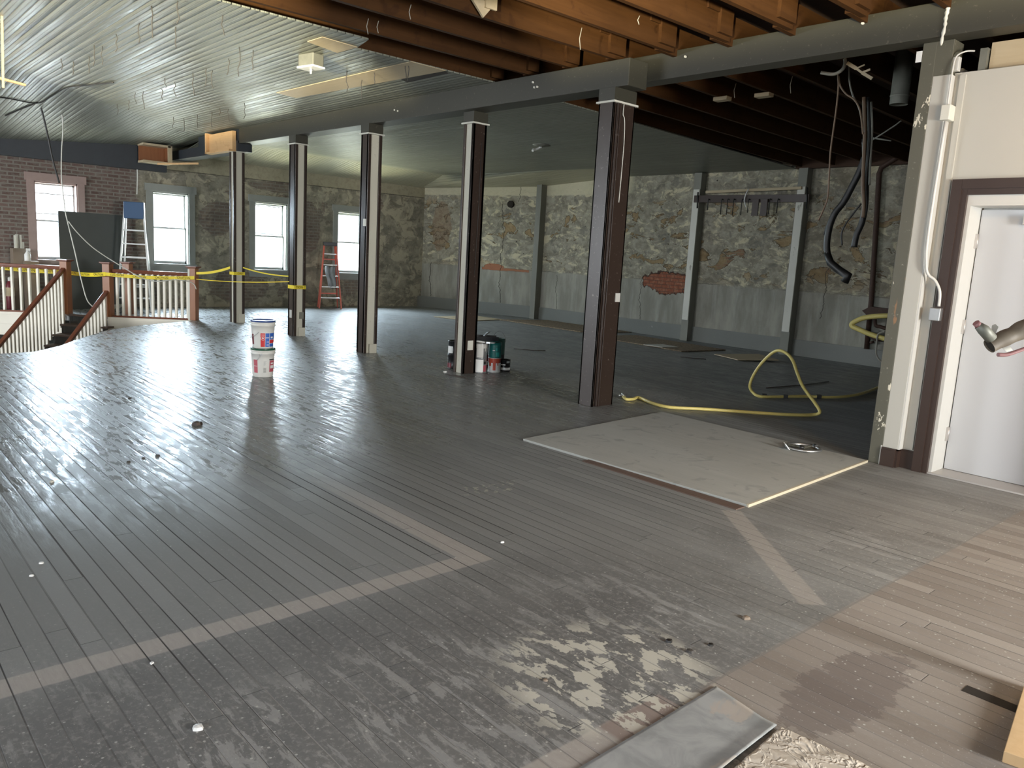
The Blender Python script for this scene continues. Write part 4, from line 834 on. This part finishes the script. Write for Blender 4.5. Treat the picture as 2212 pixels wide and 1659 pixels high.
m2 = MB(); pts = [(R1*1.05*math.cos(math.radians(a)), R1*1.05*math.sin(math.radians(a)), z) for a, z in ((-18, .190), (-30, .165), (-50, .14), (-78, .120), (-95, .108))]; m2.tube(smooth_pts(pts, 4), .003, 6); m2.build('handle_wire', M['steel'], rb2)
# ---------------------------------------------------------------- paint cans
def can(px, py, z, R, H, lid='tin', body='tin', lab='', bands=(), open_=False, handle=False, rot=None, name='paint_can', off=(0, 0)):
    p = atz(px, py, 0); d = Vector((p.x, p.y, 0)).normalized(); c = Vector((p.x, p.y, 0))+d*R*.9+Vector((off[0], off[1], 0)); fc = math.atan2(-c.y, -c.x)
    r = empty(name, (c.x, c.y, z), fc, lab, 'paint can'); m2 = MB()
    m2.lathe([(0, 0), (R-.002, 0), (R+.002, .002), (R+.002, .006), (R, .008), (R, H-.008), (R+.003, H-.006), (R+.003, H), (R-.006, H), (R-.008, H-.006)]+([(R-.012, H-.05), (0, H-.05)] if open_ else [(R-.012, H-.004), (0, H-.004)]), 36); m2.build('body', M[body], r)
    if not open_:
        m2 = MB(); m2.lathe([(0, H-.004), (R-.016, H-.004), (R-.014, H+.001), (R-.008, H+.001), (R-.008, H-.005)], 36); m2.build('lid', M[lid], r)
    for (a0, a1, z0, z1, mt, nm) in bands:
        m3 = MB(); m3.patch(R+.0012 if nm != 'drip' else R+.0024, -math.radians(a1), -math.radians(a0), z0, z1); m3.build(nm, M[mt], r)
    if handle:
        m3 = MB(); m3.tube([(0+(R+.004)*0, (R+.006)*math.cos(t), H*.75+(R+.05)*math.sin(t)*handle) for t in [PI*k/14 for k in range(15)]], .002, 5); m3.build('handle_wire', M['leadgrey'], r)
    return r
R_ = .083; HC = .19
can(1036, 806, 0, R_, HC, 'tin', 'tin', 'silver paint can with grey label under the white-dripped can', [(-30, 75, .012, .175, 'labelwhite', 'label'), (-72, -32, .02, .10, 'redpale', 'label'), (-60, -36, .115, .15, 'ink', 'label')])
can(1036, 806, .1905, R_, HC, 'tin', 'tin', 'open tin covered in white drips, on top of silver can', [(-85, 60, .13, .182, 'trimwhite', 'drip'), (-25, 34, .012, .135, 'trimwhite', 'drip'), (-85, -62, .07, .135, 'trimwhite', 'drip'), (-50, -38, .09, .135, 'trimwhite', 'drip')], True)
can(1067, 805, 0, R_, HC, 'tin', 'labelwhite', 'white paint can with red-brown drips beneath the teal can', [(-90, 90, .125, .188, 'maroon', 'label'), (-50, 70, .125, .186, 'paintred', 'drip'), (30, 52, .085, .13, 'paintred', 'drip'), (-12, 14, .03, .13, 'paintred', 'drip'), (-35, -26, .095, .13, 'paintred', 'drip')])
can(1067, 805, .1905, R_, HC+.01, 'teal', 'teal', 'dark teal paint can standing on the red-dripped can', [(-90, 90, .0, .165, 'teal', 'label'), (-40, -8, .02, .075, 'teallight', 'drip'), (-20, -8, .09, .13, 'teallight', 'label'), (0, 22, .095, .103, 'labelwhite', 'label')], handle=.0)
can(1089, 803, 0, .075, .155, 'blackcan', 'blackcan', 'small black paint can at the right end of the cluster', [(-80, 80, .02, .055, 'labelwhite', 'label'), (-10, 60, .085, .10, 'labelwhite', 'label'), (-60, -20, .115, .14, 'labelgrey', 'label')])
can(1050, 797, 0, R_, HC, 'tin', 'maroon', 'maroon can hidden behind the silver and white cans', [(-20, 30, .05, .10, 'labelwhite', 'label')], off=(.04, -.02))
can(1050, 797, .1905, R_, HC, 'tin', 'tin', 'tin with grey print standing on the hidden maroon can', [(-40, 40, .02+i*.035, .035+i*.035, 'labelgrey', 'print_line') for i in range(4)], off=(.04, -.02))
rg = can(1080, 797, .0, R_, HC, 'blackcan', 'blackcan', 'black can behind the small black can', off=(.05, -.0))
can(1080, 797, .1905, R_, HC+.02, 'greencanister', 'greencanister', 'dark green can with raised wire handle behind the teal can', off=(.05, -.0), open_=True, handle=1.1)
can(984, 801, 0, R_*.9, HC, 'blackcan', 'blackcan', 'black can mostly hidden behind the post, left side lower', [(20, 80, .02, .08, 'maroon', 'label')], off=(.12, -.05))
can(984, 801, .1905, R_*.9, HC*.95, 'blackcan', 'blackcan', 'black and white can on the hidden one left of post', [(10, 80, .02, .11, 'labelwhite', 'label')], off=(.12, -.05))
# paint roller tray and brush on top of the cans
c = Vector((7.64, -6.46, .384)); tdir = math.atan2(-c.y, -c.x)
c2 = atz(1042, 738, .40); 
r = empty('roller_tray', (7.86, -6.60, .392), tdir+.15, 'dark paint tray lying on top of the paint cans', 'paint tray')
m2 = MB(); m2.slab([(-.09, -.20, 0), (.09, -.20, 0), (.09, .17, 0), (-.09, .17, 0)], (0, 0, 1), .006); m2.slab([(.09, -.20, 0), (.10, -.20, .055), (.10, .17, .055), (.09, .17, 0)], (1, 0, 0), .004); m2.slab([(-.09, -.20, 0), (-.10, -.20, .055), (-.10, .17, .055), (-.09, .17, 0)], (-1, 0, 0), .004); m2.slab([(-.09, -.20, 0), (-.10, -.21, .055), (.10, -.21, .055), (.09, -.20, 0)], (0, -1, 0), .004); m2.build('tray', M['darkplastic'], r)
m2 = MB(); m2.slab([(-.05, -.02, .055), (.05, -.02, .055), (.05, .05, .12), (-.05, .03, .10)], (0, 1, 0), .02); m2.build('tray_hook', M['darkplastic'], r)
r = empty('paint_brush', (7.55, -6.40, .40), tdir+1.4, 'paint brush with white handle resting on the cans', 'brush')
m2 = MB(); m2.tube([(-.02, 0, .0), (-.10, .0, .006), (-.17, 0, .01)], [.008, .012, .009], 8); m2.build('handle', M['plasticwhite'], r)
m2 = MB(); m2.box(-.02, .03, -.035, .035, -.008, .012); m2.build('ferrule', M['chrome'], r); m2 = MB(); m2.box(.03, .085, -.034, .034, -.006, .010); m2.build('bristles', M['rag'], r, .003)
# ---------------------------------------------------------------- stair, rails
A = Vector((16.05, -3.50, 0)); B = Vector((15.46, -4.05, 0)); Cn = Vector((15.87, -4.50, 0)); Dn = Vector((14.66, -5.28, 0))
u = (B-A).normalized(); v = Vector((u.y, -u.x, 0));
if v.y < 0: v = -v
v = Vector((-.715, .70, 0)).normalized(); WS = (B-A).length
def newel(p, lab, hgt=.99, w=.135, worn=False):
    r = empty('newel_post', p, math.atan2(u.y, u.x), lab, 'newel post', 'stair newel posts'); m2 = MB(); m2.box(-w/2, w/2, -w/2, w/2, -.0, hgt-.03); m2.build('shaft', M['newel'], r, .004)
    m2 = MB(); k = w/2+.035; m2.box(-k, k, -k, k, hgt-.03, hgt-.005); m2.box(-k+.02, k-.02, -k+.02, k-.02, hgt-.045, hgt-.03); m2.build('cap', M['rail'], r, .006)
    if worn: m2 = MB(); m2.box(-w/2-.004, -w/2+.03, -w/2-.004, -w/2+.02, .0, hgt-.06); m2.build('worn_edge', M['palepil'], r)
    return r
newel(A, 'stair newel post at the left of the stair head'); newel(B, 'stair newel post at the right of the stair head'); newel(Cn, 'newel post just behind the one right of the stair head'); newel(Dn, 'scuffed newel post ending the rail near the farthest post', worn=True)
def balustrade(p, q, n, lab, z0=0.0, hgt=.84, zslope=(0, 0), base=True, skip=0):
    r = empty('stair_railing', p, 0, lab, 'railing'); d = q-p; L = Vector((d.x, d.y, 0)).length
    za, zb = zslope; a = Vector((0, 0, hgt+za)); b = Vector((d.x, d.y, hgt+zb)); 
    m2 = MB(); m2.bar(a, b, .075, .05); m2.bar(a+Vector((0, 0, -.03)), b+Vector((0, 0, -.03)), .045, .03); m2.build('handrail', M['rail'], r, .008)
    if base: m2 = MB(); m2.bar(Vector((0, 0, z0+za+.015)), Vector((d.x, d.y, z0+zb+.015)), .085, .03); m2.build('shoe_rail', M['rail'], r)
    for i in range(n):
        t = (i+.7)/n; c = Vector((d.x*t, d.y*t, 0)); zz = za+(zb-za)*t; lo = z0+zz if base else -RISE*(t*NS)-.12
        m3 = MB(); m3.bar(c+Vector((0, 0, lo)), c+Vector((0, 0, hgt+zz-.03)), .038, .038, (u.x, u.y, 0)); m3.build('baluster', M['cream2'], r)
    return r
eu = u*.07
balustrade(B+(Dn-B).normalized()*.08, Dn-(Dn-B).normalized()*.07, 13, 'white balusters under a brown rail, right of the stair head')
E2 = Vector((17.2, -1.75, 0)); balustrade(A+(E2-A).normalized()*.08, E2, 14, 'white balusters under a brown rail, left of the stair head')
# stair flight
NS = 9; RUN, RISE = .24, .162
r = empty('staircase', A, 0, 'dark stair flight going down between the two sloping handrails', 'staircase')
off = -u*.0
for i in range(NS):
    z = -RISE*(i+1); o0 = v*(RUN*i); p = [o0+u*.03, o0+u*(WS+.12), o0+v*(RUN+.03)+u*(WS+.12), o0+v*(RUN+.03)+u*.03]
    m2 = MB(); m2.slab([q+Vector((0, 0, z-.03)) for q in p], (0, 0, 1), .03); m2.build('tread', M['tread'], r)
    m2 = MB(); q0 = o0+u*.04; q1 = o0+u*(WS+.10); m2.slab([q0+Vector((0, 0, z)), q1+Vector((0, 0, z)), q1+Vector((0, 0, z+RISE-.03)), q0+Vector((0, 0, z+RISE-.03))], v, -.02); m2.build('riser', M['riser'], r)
m2 = MB(); m2.slab([Vector((0, 0, -.03)), u*(WS+.12)+Vector((0, 0, -.03)), u*(WS+.12)+v*.04+Vector((0, 0, -.03)), v*.04+Vector((0, 0, -.03))], (0, 0, 1), .04); m2.build('landing_nosing', M['tread'], r)
def sloperail(p, lab, n, L=NS*RUN, dz=0):
    q = p+v*L; return balustrade(p+v*.05, q, n, lab, 0.0, .86, (-.04+dz, -RISE*NS+dz), False)
sloperail(A, 'sloping handrail with white balusters, left side of the stairs', 22); sloperail(B, 'sloping handrail with white balusters, right side of the stairs', 20, dz=-.36)
# fascias round the opening
def fascia(p, q, nrm, hh, name, lab):
    n_ = Vector(nrm).normalized(); d = (q-p).normalized(); L = (q-p).length
    r = empty(name, p, 0, lab, 'stair panel'); m2 = MB(); m2.slab([Vector((0, 0, -hh)), d*L+Vector((0, 0, -hh)), d*L+Vector((0, 0, -.0)), Vector((0, 0, -.0))], n_, .02); m2.build('board', M['cream2'], r)
    m3 = MB()
    for z in (-.05, -hh*.55, -hh+.03): m3.slab([Vector((0, 0, z-.014))+n_*.02, d*L+Vector((0, 0, z-.014))+n_*.02, d*L+Vector((0, 0, z+.014))+n_*.02, Vector((0, 0, z+.014))+n_*.02], n_, .014)
    m3.build('moulding', M['cream2'], r)
    return r
dBD = (Dn-B).normalized(); nBD = Vector((-dBD.y, dBD.x, 0)); 
if nBD.dot(-B) < 0: nBD = -nBD
fascia(B+nBD*.06, Dn+nBD*.06, nBD, 1.4, 'stair_fascia', 'cream panelled side of the stair opening under the right rail')
dA = (E2-A).normalized(); nA = Vector((-dA.y, dA.x, 0))
if nA.dot(-A) < 0: nA = -nA
fascia(A+nA*.02+dA*.05, E2+nA*.02, nA, .42, 'stair_fascia', 'cream moulded band under the left rail of the stairs')
# ---------------------------------------------------------------- things against the back wall
# grey board leaning
r = None
pa = atx(120, 452, 16.85); pb = atx(268, 462, 17.15); 
m2 = MB(); m2.slab([Vector((16.95, -3.62, 0.0)), Vector((17.25, -4.84, 0.0)), Vector((17.30, -4.86, 1.86)), Vector((17.0, -3.62, 1.86))], (1, 0, 0), .04); gb = thing(m2.build('leaning_board', M['greyboard']), 'tall dark grey panel standing in front of the left window', 'panel')
m2 = MB(); m2.box(-.0, .01, 0, 0, 0, 0)
# aluminium ladder with blue top
def ladder(name, loc, rz, H, w0, w1, steps, mat, topmat, lab, spread=.5, toph=.10):
    r = empty(name, loc, rz, lab, 'ladder')   # local: x = depth (towards viewer -x), y = width
    for s in (-1, 1):
        m2 = MB(); m2.bar((-spread/2, s*w1/2, 0.0), (0, s*w0/2, H), .028, .075, (1, 0, 0)); m2.build('rail', M[mat], r)
        m2 = MB(); m2.bar((spread/2, s*w1/2*.92, 0.0), (.05, s*w0/2*.9, H-.05), .025, .05, (1, 0, 0)); m2.build('rear_leg', M[mat], r)
    for k in range(steps):
        t = (k+1)/(steps+1); w = w1+(w0-w1)*t; x = -spread/2*(1-t); m2 = MB(); m2.box(x-.035, x+.05, -w/2, w/2, H*t-.012, H*t+.012); m2.build('step', M['alu'], r)
    for t in (.22, .5, .75):
        w = (w1+(w0-w1)*t)*.9; x = spread/2*(1-t)+.04; m2 = MB(); m2.box(x-.01, x+.01, -w/2, w/2, H*t-.015, H*t+.015); m2.build('rear_brace', M[mat], r)
    m2 = MB(); m2.box(-.07, .10, -w0/2-.02, w0/2+.02, H-toph, H+.02); m2.build('top_cap', M[topmat], r, .01)
    return r
la = ladder('step_ladder', (16.62, -4.86, 0), -.45, 2.10, .32, .62, 7, 'alu', 'blueplastic', 'tall aluminium stepladder with a blue top beside the dark grey panel', .45, .30)
lr = ladder('step_ladder', (17.05, -9.36, 0), -.35, 1.55, .27, .52, 5, 'redfibre', 'darkplastic', 'red stepladder with a grey rag under the right-hand window', .42, .07)
m2 = MB(); random.seed(5); vs = []; nx, nz_ = 9, 10
for i in range(nx+1):
    for j in range(nz_+1):
        a = i/nx; b = j/nz_; wv = .035*math.sin(a*13+b*3)+.02*math.sin(a*27+b*7); vs.append((-.18+wv+.05*b, -.12+.24*a*(1-.25*b)+.02*math.sin(b*6), 1.02-.52*b-.06*abs(a-.5)+.03*math.sin(a*9)))
m2.add(vs, [(i*(nz_+1)+j, i*(nz_+1)+j+1, (i+1)*(nz_+1)+j+1, (i+1)*(nz_+1)+j) for i in range(nx) for j in range(nz_)], True)
o = m2.build('rag', M['rag']); o.matrix_world = Matrix.Translation((17.05, -9.36, 0)) @ Matrix.Rotation(-.35, 4, 'Z'); tag(o, 'grey rag draped over the steps of the red ladder', 'rag')
md = o.modifiers.new('thick', 'SOLIDIFY'); md.thickness = .012
# cardboard box with white tubes, spray bottle and red extinguisher at far left
r = empty('cardboard_box', (17.28, -2.98, 0), 0, 'tall brown cardboard box left of the left window', 'box')
m2 = MB(); m2.box(-.14, .14, -.10, .10, 0, 1.12); m2.build('carton', M['card'], r, .003); m2 = MB(); m2.slab([(-.14, -.10, 1.12), (-.14, .10, 1.12), (-.2, .1, 1.05), (-.2, -.10, 1.05)], (0, 0, 1), .004); m2.build('flap', M['card'], r)
for i, (dy, hh) in enumerate(((.05, 1.36), (.02, 1.38), (-.04, 1.37), (-.08, 1.24))):
    m2 = MB(); m2.box(17.14+.02*i, 17.20+.02*i, -2.98+dy-.018, -2.98+dy+.018, 1.121, hh); thing(m2.build('white_strip', M['palepil']), ['white strip in the box, leftmost of four', 'white strip in the box, second of four', 'white strip in the box, tall one on the right', 'white strip in the box, shortest of four'][i], 'strip')
r = empty('spray_bottle', (17.02, -3.09, .90), 0, 'clear spray bottle standing beside the cardboard box', 'bottle')
m2 = MB(); m2.lathe([(0, 0), (.05, 0), (.053, .01), (.053, .12), (.02, .17), (.016, .19), (0, .19)], 20); m2.build('bottle_body', M['plasticwhite'], r); m2 = MB(); m2.box(-.015, .015, -.05, .02, .19, .23); m2.bar((0, -.035, .2), (0, -.05, .14), .01, .012); m2.build('trigger', M['plasticwhite'], r, .003)
m2 = MB(); m2.box(16.9, 17.10, -3.25, -3.085+.06, 0, .90); thing(m2.build('wooden_crate', M['card']), 'brown crate under the clear spray bottle behind the left rail', 'crate')
r = empty('fire_extinguisher', (17.1, -2.80, 0), 0, 'red bottle with pale label behind the left balusters', 'fire extinguisher')
m2 = MB(); m2.lathe([(0, 0), (.07, 0), (.075, .02), (.075, .42), (.04, .50), (.025, .52), (0, .52)], 20); m2.build('cylinder', M['maroon'], r); m2 = MB(); m2.lathe([(.0765, .24), (.0765, .40)], 20); m2.build('label_band', M['ceilpatch'], r); m2 = MB(); m2.lathe([(0, .52), (.03, .52), (.03, .58), (0, .6)], 12); m2.build('valve', M['plasticwhite'], r)
# debris at stair head
random.seed(9)
m2 = MB()
for k in range(7): a = Vector((16.4+random.uniform(-.35, .35), -4.25+random.uniform(-.15, .2), .03+random.uniform(0, .12))); m2.bar(a, a+Vector((random.uniform(-.3, .3), random.uniform(-.3, .3), random.uniform(-.02, .08))), .03, .02)
thing(m2.build('debris_pile', M['palepil']), 'small heap of pale scraps on the floor at the stair head', 'debris')
# ---------------------------------------------------------------- cables at the left
cable('ceiling_cable', [atceil(*q) for q in ((-40, 205), (20, 213), (80, 223), (112, 208), (143, 190), (180, 185), (245, 178))], .009, M['cable'], 'black cable stapled across the fold of the board ceiling', 'cable')
cable('ceiling_cable', [atceil(*q) for q in ((12, 250), (40, 238), (80, 222))], .010, M['cable'], 'short cable branch left of the ceiling junction', 'cable')
XC = 14.0
def X_(l, X=XC): return [atx(x, y, X) for x, y in l]
cable('hanging_cable', X_([(86, 226), (92, 245), (103, 292), (114, 345), (128, 395)], 14.2), .013, M['cable'], 'black cable hanging before the left window', 'cable')
cable('hanging_cable', X_([(124, 203), (131, 225), (136, 275), (133, 330), (133, 385), (139, 440), (142, 462), (151, 500), (162, 545), (172, 590), (187, 645), (200, 662)], 14.6), .009, M['whitecable'], 'long pale cable hanging down to the stair head', 'cable')
cable('hanging_cable', X_([(148, 478), (165, 500), (195, 530), (225, 552), (262, 575), (297, 596), (320, 605), (345, 608), (380, 604), (415, 611), (424, 625)], 14.4), .008, M['whitecable'], 'pale cable swagging across to the right balusters', 'cable')
m2 = MB(); m2.bar(atx(-20, 164, 11.0), atx(55, 184, 11.0), .06, .02); thing(m2.build('wood_strip', M['newwood']), 'orange wood strip hanging at the far left edge', 'wood strip')
m2 = MB(); m2.bar(atx(3, -20, 9.0), atx(7, 190, 9.0), .018, .018); thing(m2.build('ceiling_rod', M['ceilpatch']), 'tan vertical rod at the top left corner', 'rod')
cable('wall_wire', X_([(296, 362), (297, 380), (296, 420)], 17.4), .012, M['whitecable'], 'short white wire on the brick above the aluminium ladder', 'cable')
# ---------------------------------------------------------------- caution tape
def tape(name, p, q, lab, word='CAUTION   CAUTION   CAUTION', wdt=.07, size=.062, sag=0.03, n=12, tx=True):
    r = empty(name, p, 0, lab, 'caution tape'); d = q-p; vs = []; nn = d.cross(Vector((0, 0, 1))).normalized()
    for i in range(n+1):
        t = i/n; c = d*t+Vector((0, 0, -sag*4*t*(1-t))); vs += [c+Vector((0, 0, wdt/2)), c-Vector((0, 0, wdt/2))]
    m2 = MB(); m2.add(vs+[a+nn*.0015 for a in vs], [(2*i, 2*i+1, 2*i+3, 2*i+2) for i in range(n)]+[(2*n+2+2*i, 2*n+2+2*i+2, 2*n+2+2*i+3, 2*n+2+2*i+1) for i in range(n)]); m2.build('ribbon', M['tape'], r)
    if tx:
        L = d.length; dd = d.normalized(); 
        k = max(1, int(L/.36))
        for i in range(k):
            t = (i+.5)/k; o = text_mesh('lettering', word, size, M['ink'], r); c = d*t+Vector((0, 0, -sag*4*t*(1-t)))
            zz = Vector((0, 0, 1)); xa = dd; nrm = xa.cross(zz).normalized()
            if nrm.dot(-(Vector(r.location)+c)) < 0: xa = -xa; nrm = -nrm
            up_ = nrm.cross(xa).normalized()
            Mx = Matrix((xa, up_, nrm)).transposed().to_4x4(); Mx.translation = c+nrm*.004; o.matrix_local = Mx
    return r
def fr(p, k=.08): return p-(p-EYEV).normalized()*k
tp = [fr(atx(-30, 573, 16.9)), fr(atx(140, 587, 16.55), .12), fr(atx(228, 592, 15.4), .12)]
tape('caution_tape', tp[0], tp[1], 'yellow caution tape along the left rail of the stairs', 'CAUTION')
tape('caution_tape', tp[1], tp[2], 'yellow caution tape across the open stair head', 'CAUTION')
q0 = fr(atx(228, 592, 15.4), .14); q1 = fr(atx(420, 600, 14.66), .10); tape('caution_tape', q0, q1, 'yellow caution tape along the right balusters', 'CAUTION', .06, .05)
tape('caution_tape', fr(atx(424, 590, 14.6)), fr(atx(497, 578, 14.2)), 'twisted yellow tape from the scuffed newel to farthest post', tx=False, wdt=.045)
tape('caution_tape', fr(atx(525, 578, 14.0)), fr(atx(628, 597, 12.1)), 'thin yellow tape between the two farthest posts', tx=False, wdt=.02)
tape('caution_tape', fr(atx(424, 603, 14.6)), fr(atx(628, 608, 12.1)), 'lower thread of yellow tape between the two farthest posts', tx=False, wdt=.012)
def wrap(P, w, d_, z, hh, lab, word=None):
    r = empty('caution_tape', (P.location.x, P.location.y, z), 0, lab, 'caution tape'); m2 = MB(); a, b = w/2+.004, d_/2+.004; m2.slab([(-a, -b, -hh/2), (a, -b, -hh/2), (a, b, -hh/2), (-a, b, -hh/2)], (0, 0, 1), hh); m2.build('ribbon', M['tape'], r)
    if word:
        o = text_mesh('lettering', word, hh*.85, M['ink'], r); o.matrix_local = Matrix.Translation((-a-.003, -.01, -.0)) @ Matrix(((0, 0, -1, 0), (-1, 0, 0, 0), (0, 1, 0, 0), (0, 0, 0, 1)))
    return r
wrap(P1, .20, .20, .90, .055, 'yellow caution tape wound round the farthest post', 'CAU'); wrap(P2, .22, .20, .80, .06, 'yellow caution tape on the second post, reading TION C', 'TION C')
# ---------------------------------------------------------------- cut pipe stub at the right edge, hanging from the stud
def D_(l, D): return [atd(x, y, d) for (x, y), d in zip(l, D)]
pp = D_([(2137, 748), (2160, 735), (2190, 722), (2225, 705), (2290, 690), (2360, 690)], [1.75]*4+[1.76, 1.80]); r = empty('cut_pipe', pp[0], 0, 'brown taped cut pipe end poking in from the right edge before the white door', 'pipe')
m2 = MB(); m2.tube(rel(r, smooth_pts(pp, 4)), [.0165, .0165, .017, .017, .018, .019, .019, .018, .018, .020, .021, .020, .019, .019, .019, .019, .019, .019, .019, .019, .019], 14, False); m2.build('wrapped_tube', M['masonpaper'], r)
ins = [pp[0]+(pp[1]-pp[0])*.15, pp[0]+(pp[1]-pp[0])*.5]; m2 = MB(); m2.tube(rel(r, ins), .0158, 14); m2.build('hollow_end', M['darktub'], r)
m2 = MB(); q = D_([(2113, 703), (2124, 712), (2142, 732)], [1.74, 1.74, 1.745]); m2.tube(rel(r, q), [.009, .0125, .0125], 10); m2.build('cross_stub', M['duct'], r); m2 = MB(); m2.tube(rel(r, D_([(2108, 697), (2116, 706)], [1.738, 1.74])), .008, 8); m2.build('pink_tip', M['pinkcord'], r)
m2 = MB(); m2.tube(rel(r, smooth_pts(D_([(2155, 766), (2175, 766), (2200, 758), (2240, 745), (2300, 735)], [1.75]*5), 4)), .0045, 8); m2.build('pink_cord', M['pinkcord'], r)
m2 = MB(); m2.slab(rel(r, D_([(2143, 703), (2150, 700), (2157, 706), (2150, 722), (2142, 720)], [1.77]*5)), (.4, -.5, 0), .003); m2.slab(rel(r, D_([(2165, 752), (2182, 748), (2188, 757), (2175, 760)], [1.77]*4)), (.4, -.5, 0), .003); m2.build('tape_flap', M['palepil'], r)
# ---------------------------------------------------------------- light
W = bpy.data.worlds.new('sky'); SC.world = W; W.use_nodes = True; nt = W.node_tree
nt.nodes['Background'].inputs[0].default_value = (.82, .91, 1.0, 1); nt.nodes['Background'].inputs[1].default_value = 5.0
def area(name, loc, aim, sx, sy_, power, col, spread=None):
    l = bpy.data.lights.new(name, 'AREA'); l.shape = 'RECTANGLE'; l.size = sx; l.size_y = sy_; l.energy = power; l.color = col
    if spread: l.spread = math.radians(spread)
    o = bpy.data.objects.new(name, l); COL.objects.link(o); o.location = loc; o.rotation_euler = Vector(aim).to_track_quat('-Z', 'Y').to_euler(); return o
# daylight through the four back windows: pale sky from above, yellow-green light thrown up by the ground outside
for i, h in enumerate(WIN):
    yc, zc = (h[0]+h[1])/2, (h[2]+h[3])/2
    area('window_sky_light', (XB+1.3, yc, zc+1.0), (-1, 0, -.75), 1.5, 1.9, 820, (.72, .86, 1.0))
    area('window_ground_light', (XB+1.3, yc, zc-1.1), (-1, 0, .75), 1.5, 1.7, (55, 70, 210, 240)[i], (1.0, 1.0, .66))
# big window in the front wall behind the camera
area('front_window_light', (-4.6, -3.82, 1.55), (1, 0, -.12), 1.5, 2.0, 580, (1.0, .99, .955))
# windows of the left wall
for (a, b, c, d_), pw in zip(LWH, (80, 100, 420)): area('left_window_light', ((a+b)/2, 5.6, (c+d_)/2+.3), (0 if pw < 500 else .35, -1, -.25 if pw < 500 else -.06), b-a, d_-c, pw, (.92, .96, 1.0) if pw < 500 else (1.0, .96, .84), None if pw < 500 else 85)
# daylight of the lower storey at the foot of the stairs
area('lower_storey_light', (12.0, 2.6, -1.2), (.45, -1, -.1), 2.0, 1.6, 30, (1.0, .97, .9))
# low sun thrown up off the sunlit roof outside the left windows, raking the ceiling boards and the joists
l = bpy.data.lights.new('sun_bounce', 'SPOT'); l.energy = 80000; l.color = (1.0, .90, .62); l.shadow_soft_size = .3; l.spot_size = math.radians(44); l.spot_blend = .15
o = bpy.data.objects.new('sun_bounce', l); COL.objects.link(o); o.location = (-8.0, 16.0, -1.5); o.rotation_euler = (Vector((1.0, 5.0, 1.7))-Vector(o.location)).to_track_quat('-Z', 'Y').to_euler()
# warm ceiling lamp out of view to the right
l = bpy.data.lights.new('warm_lamp', 'POINT'); l.energy = 42; l.color = (1.0, .66, .32); l.shadow_soft_size = .12
o = bpy.data.objects.new('warm_lamp', l); COL.objects.link(o); o.location = (.7, -5.0, 2.5)
SC.view_settings.view_transform = 'Standard'; SC.view_settings.look = 'None'; SC.view_settings.exposure = 0.65; SC.view_settings.gamma = 1.0
SC.view_settings.use_curve_mapping = False
try:
    SC.cycles.use_denoising = True; SC.cycles.max_bounces = 8; SC.cycles.diffuse_bounces = 5; SC.cycles.glossy_bounces = 4; SC.cycles.sample_clamp_indirect = 8.0; SC.cycles.caustics_reflective = False; SC.cycles.caustics_refractive = False
except Exception: pass
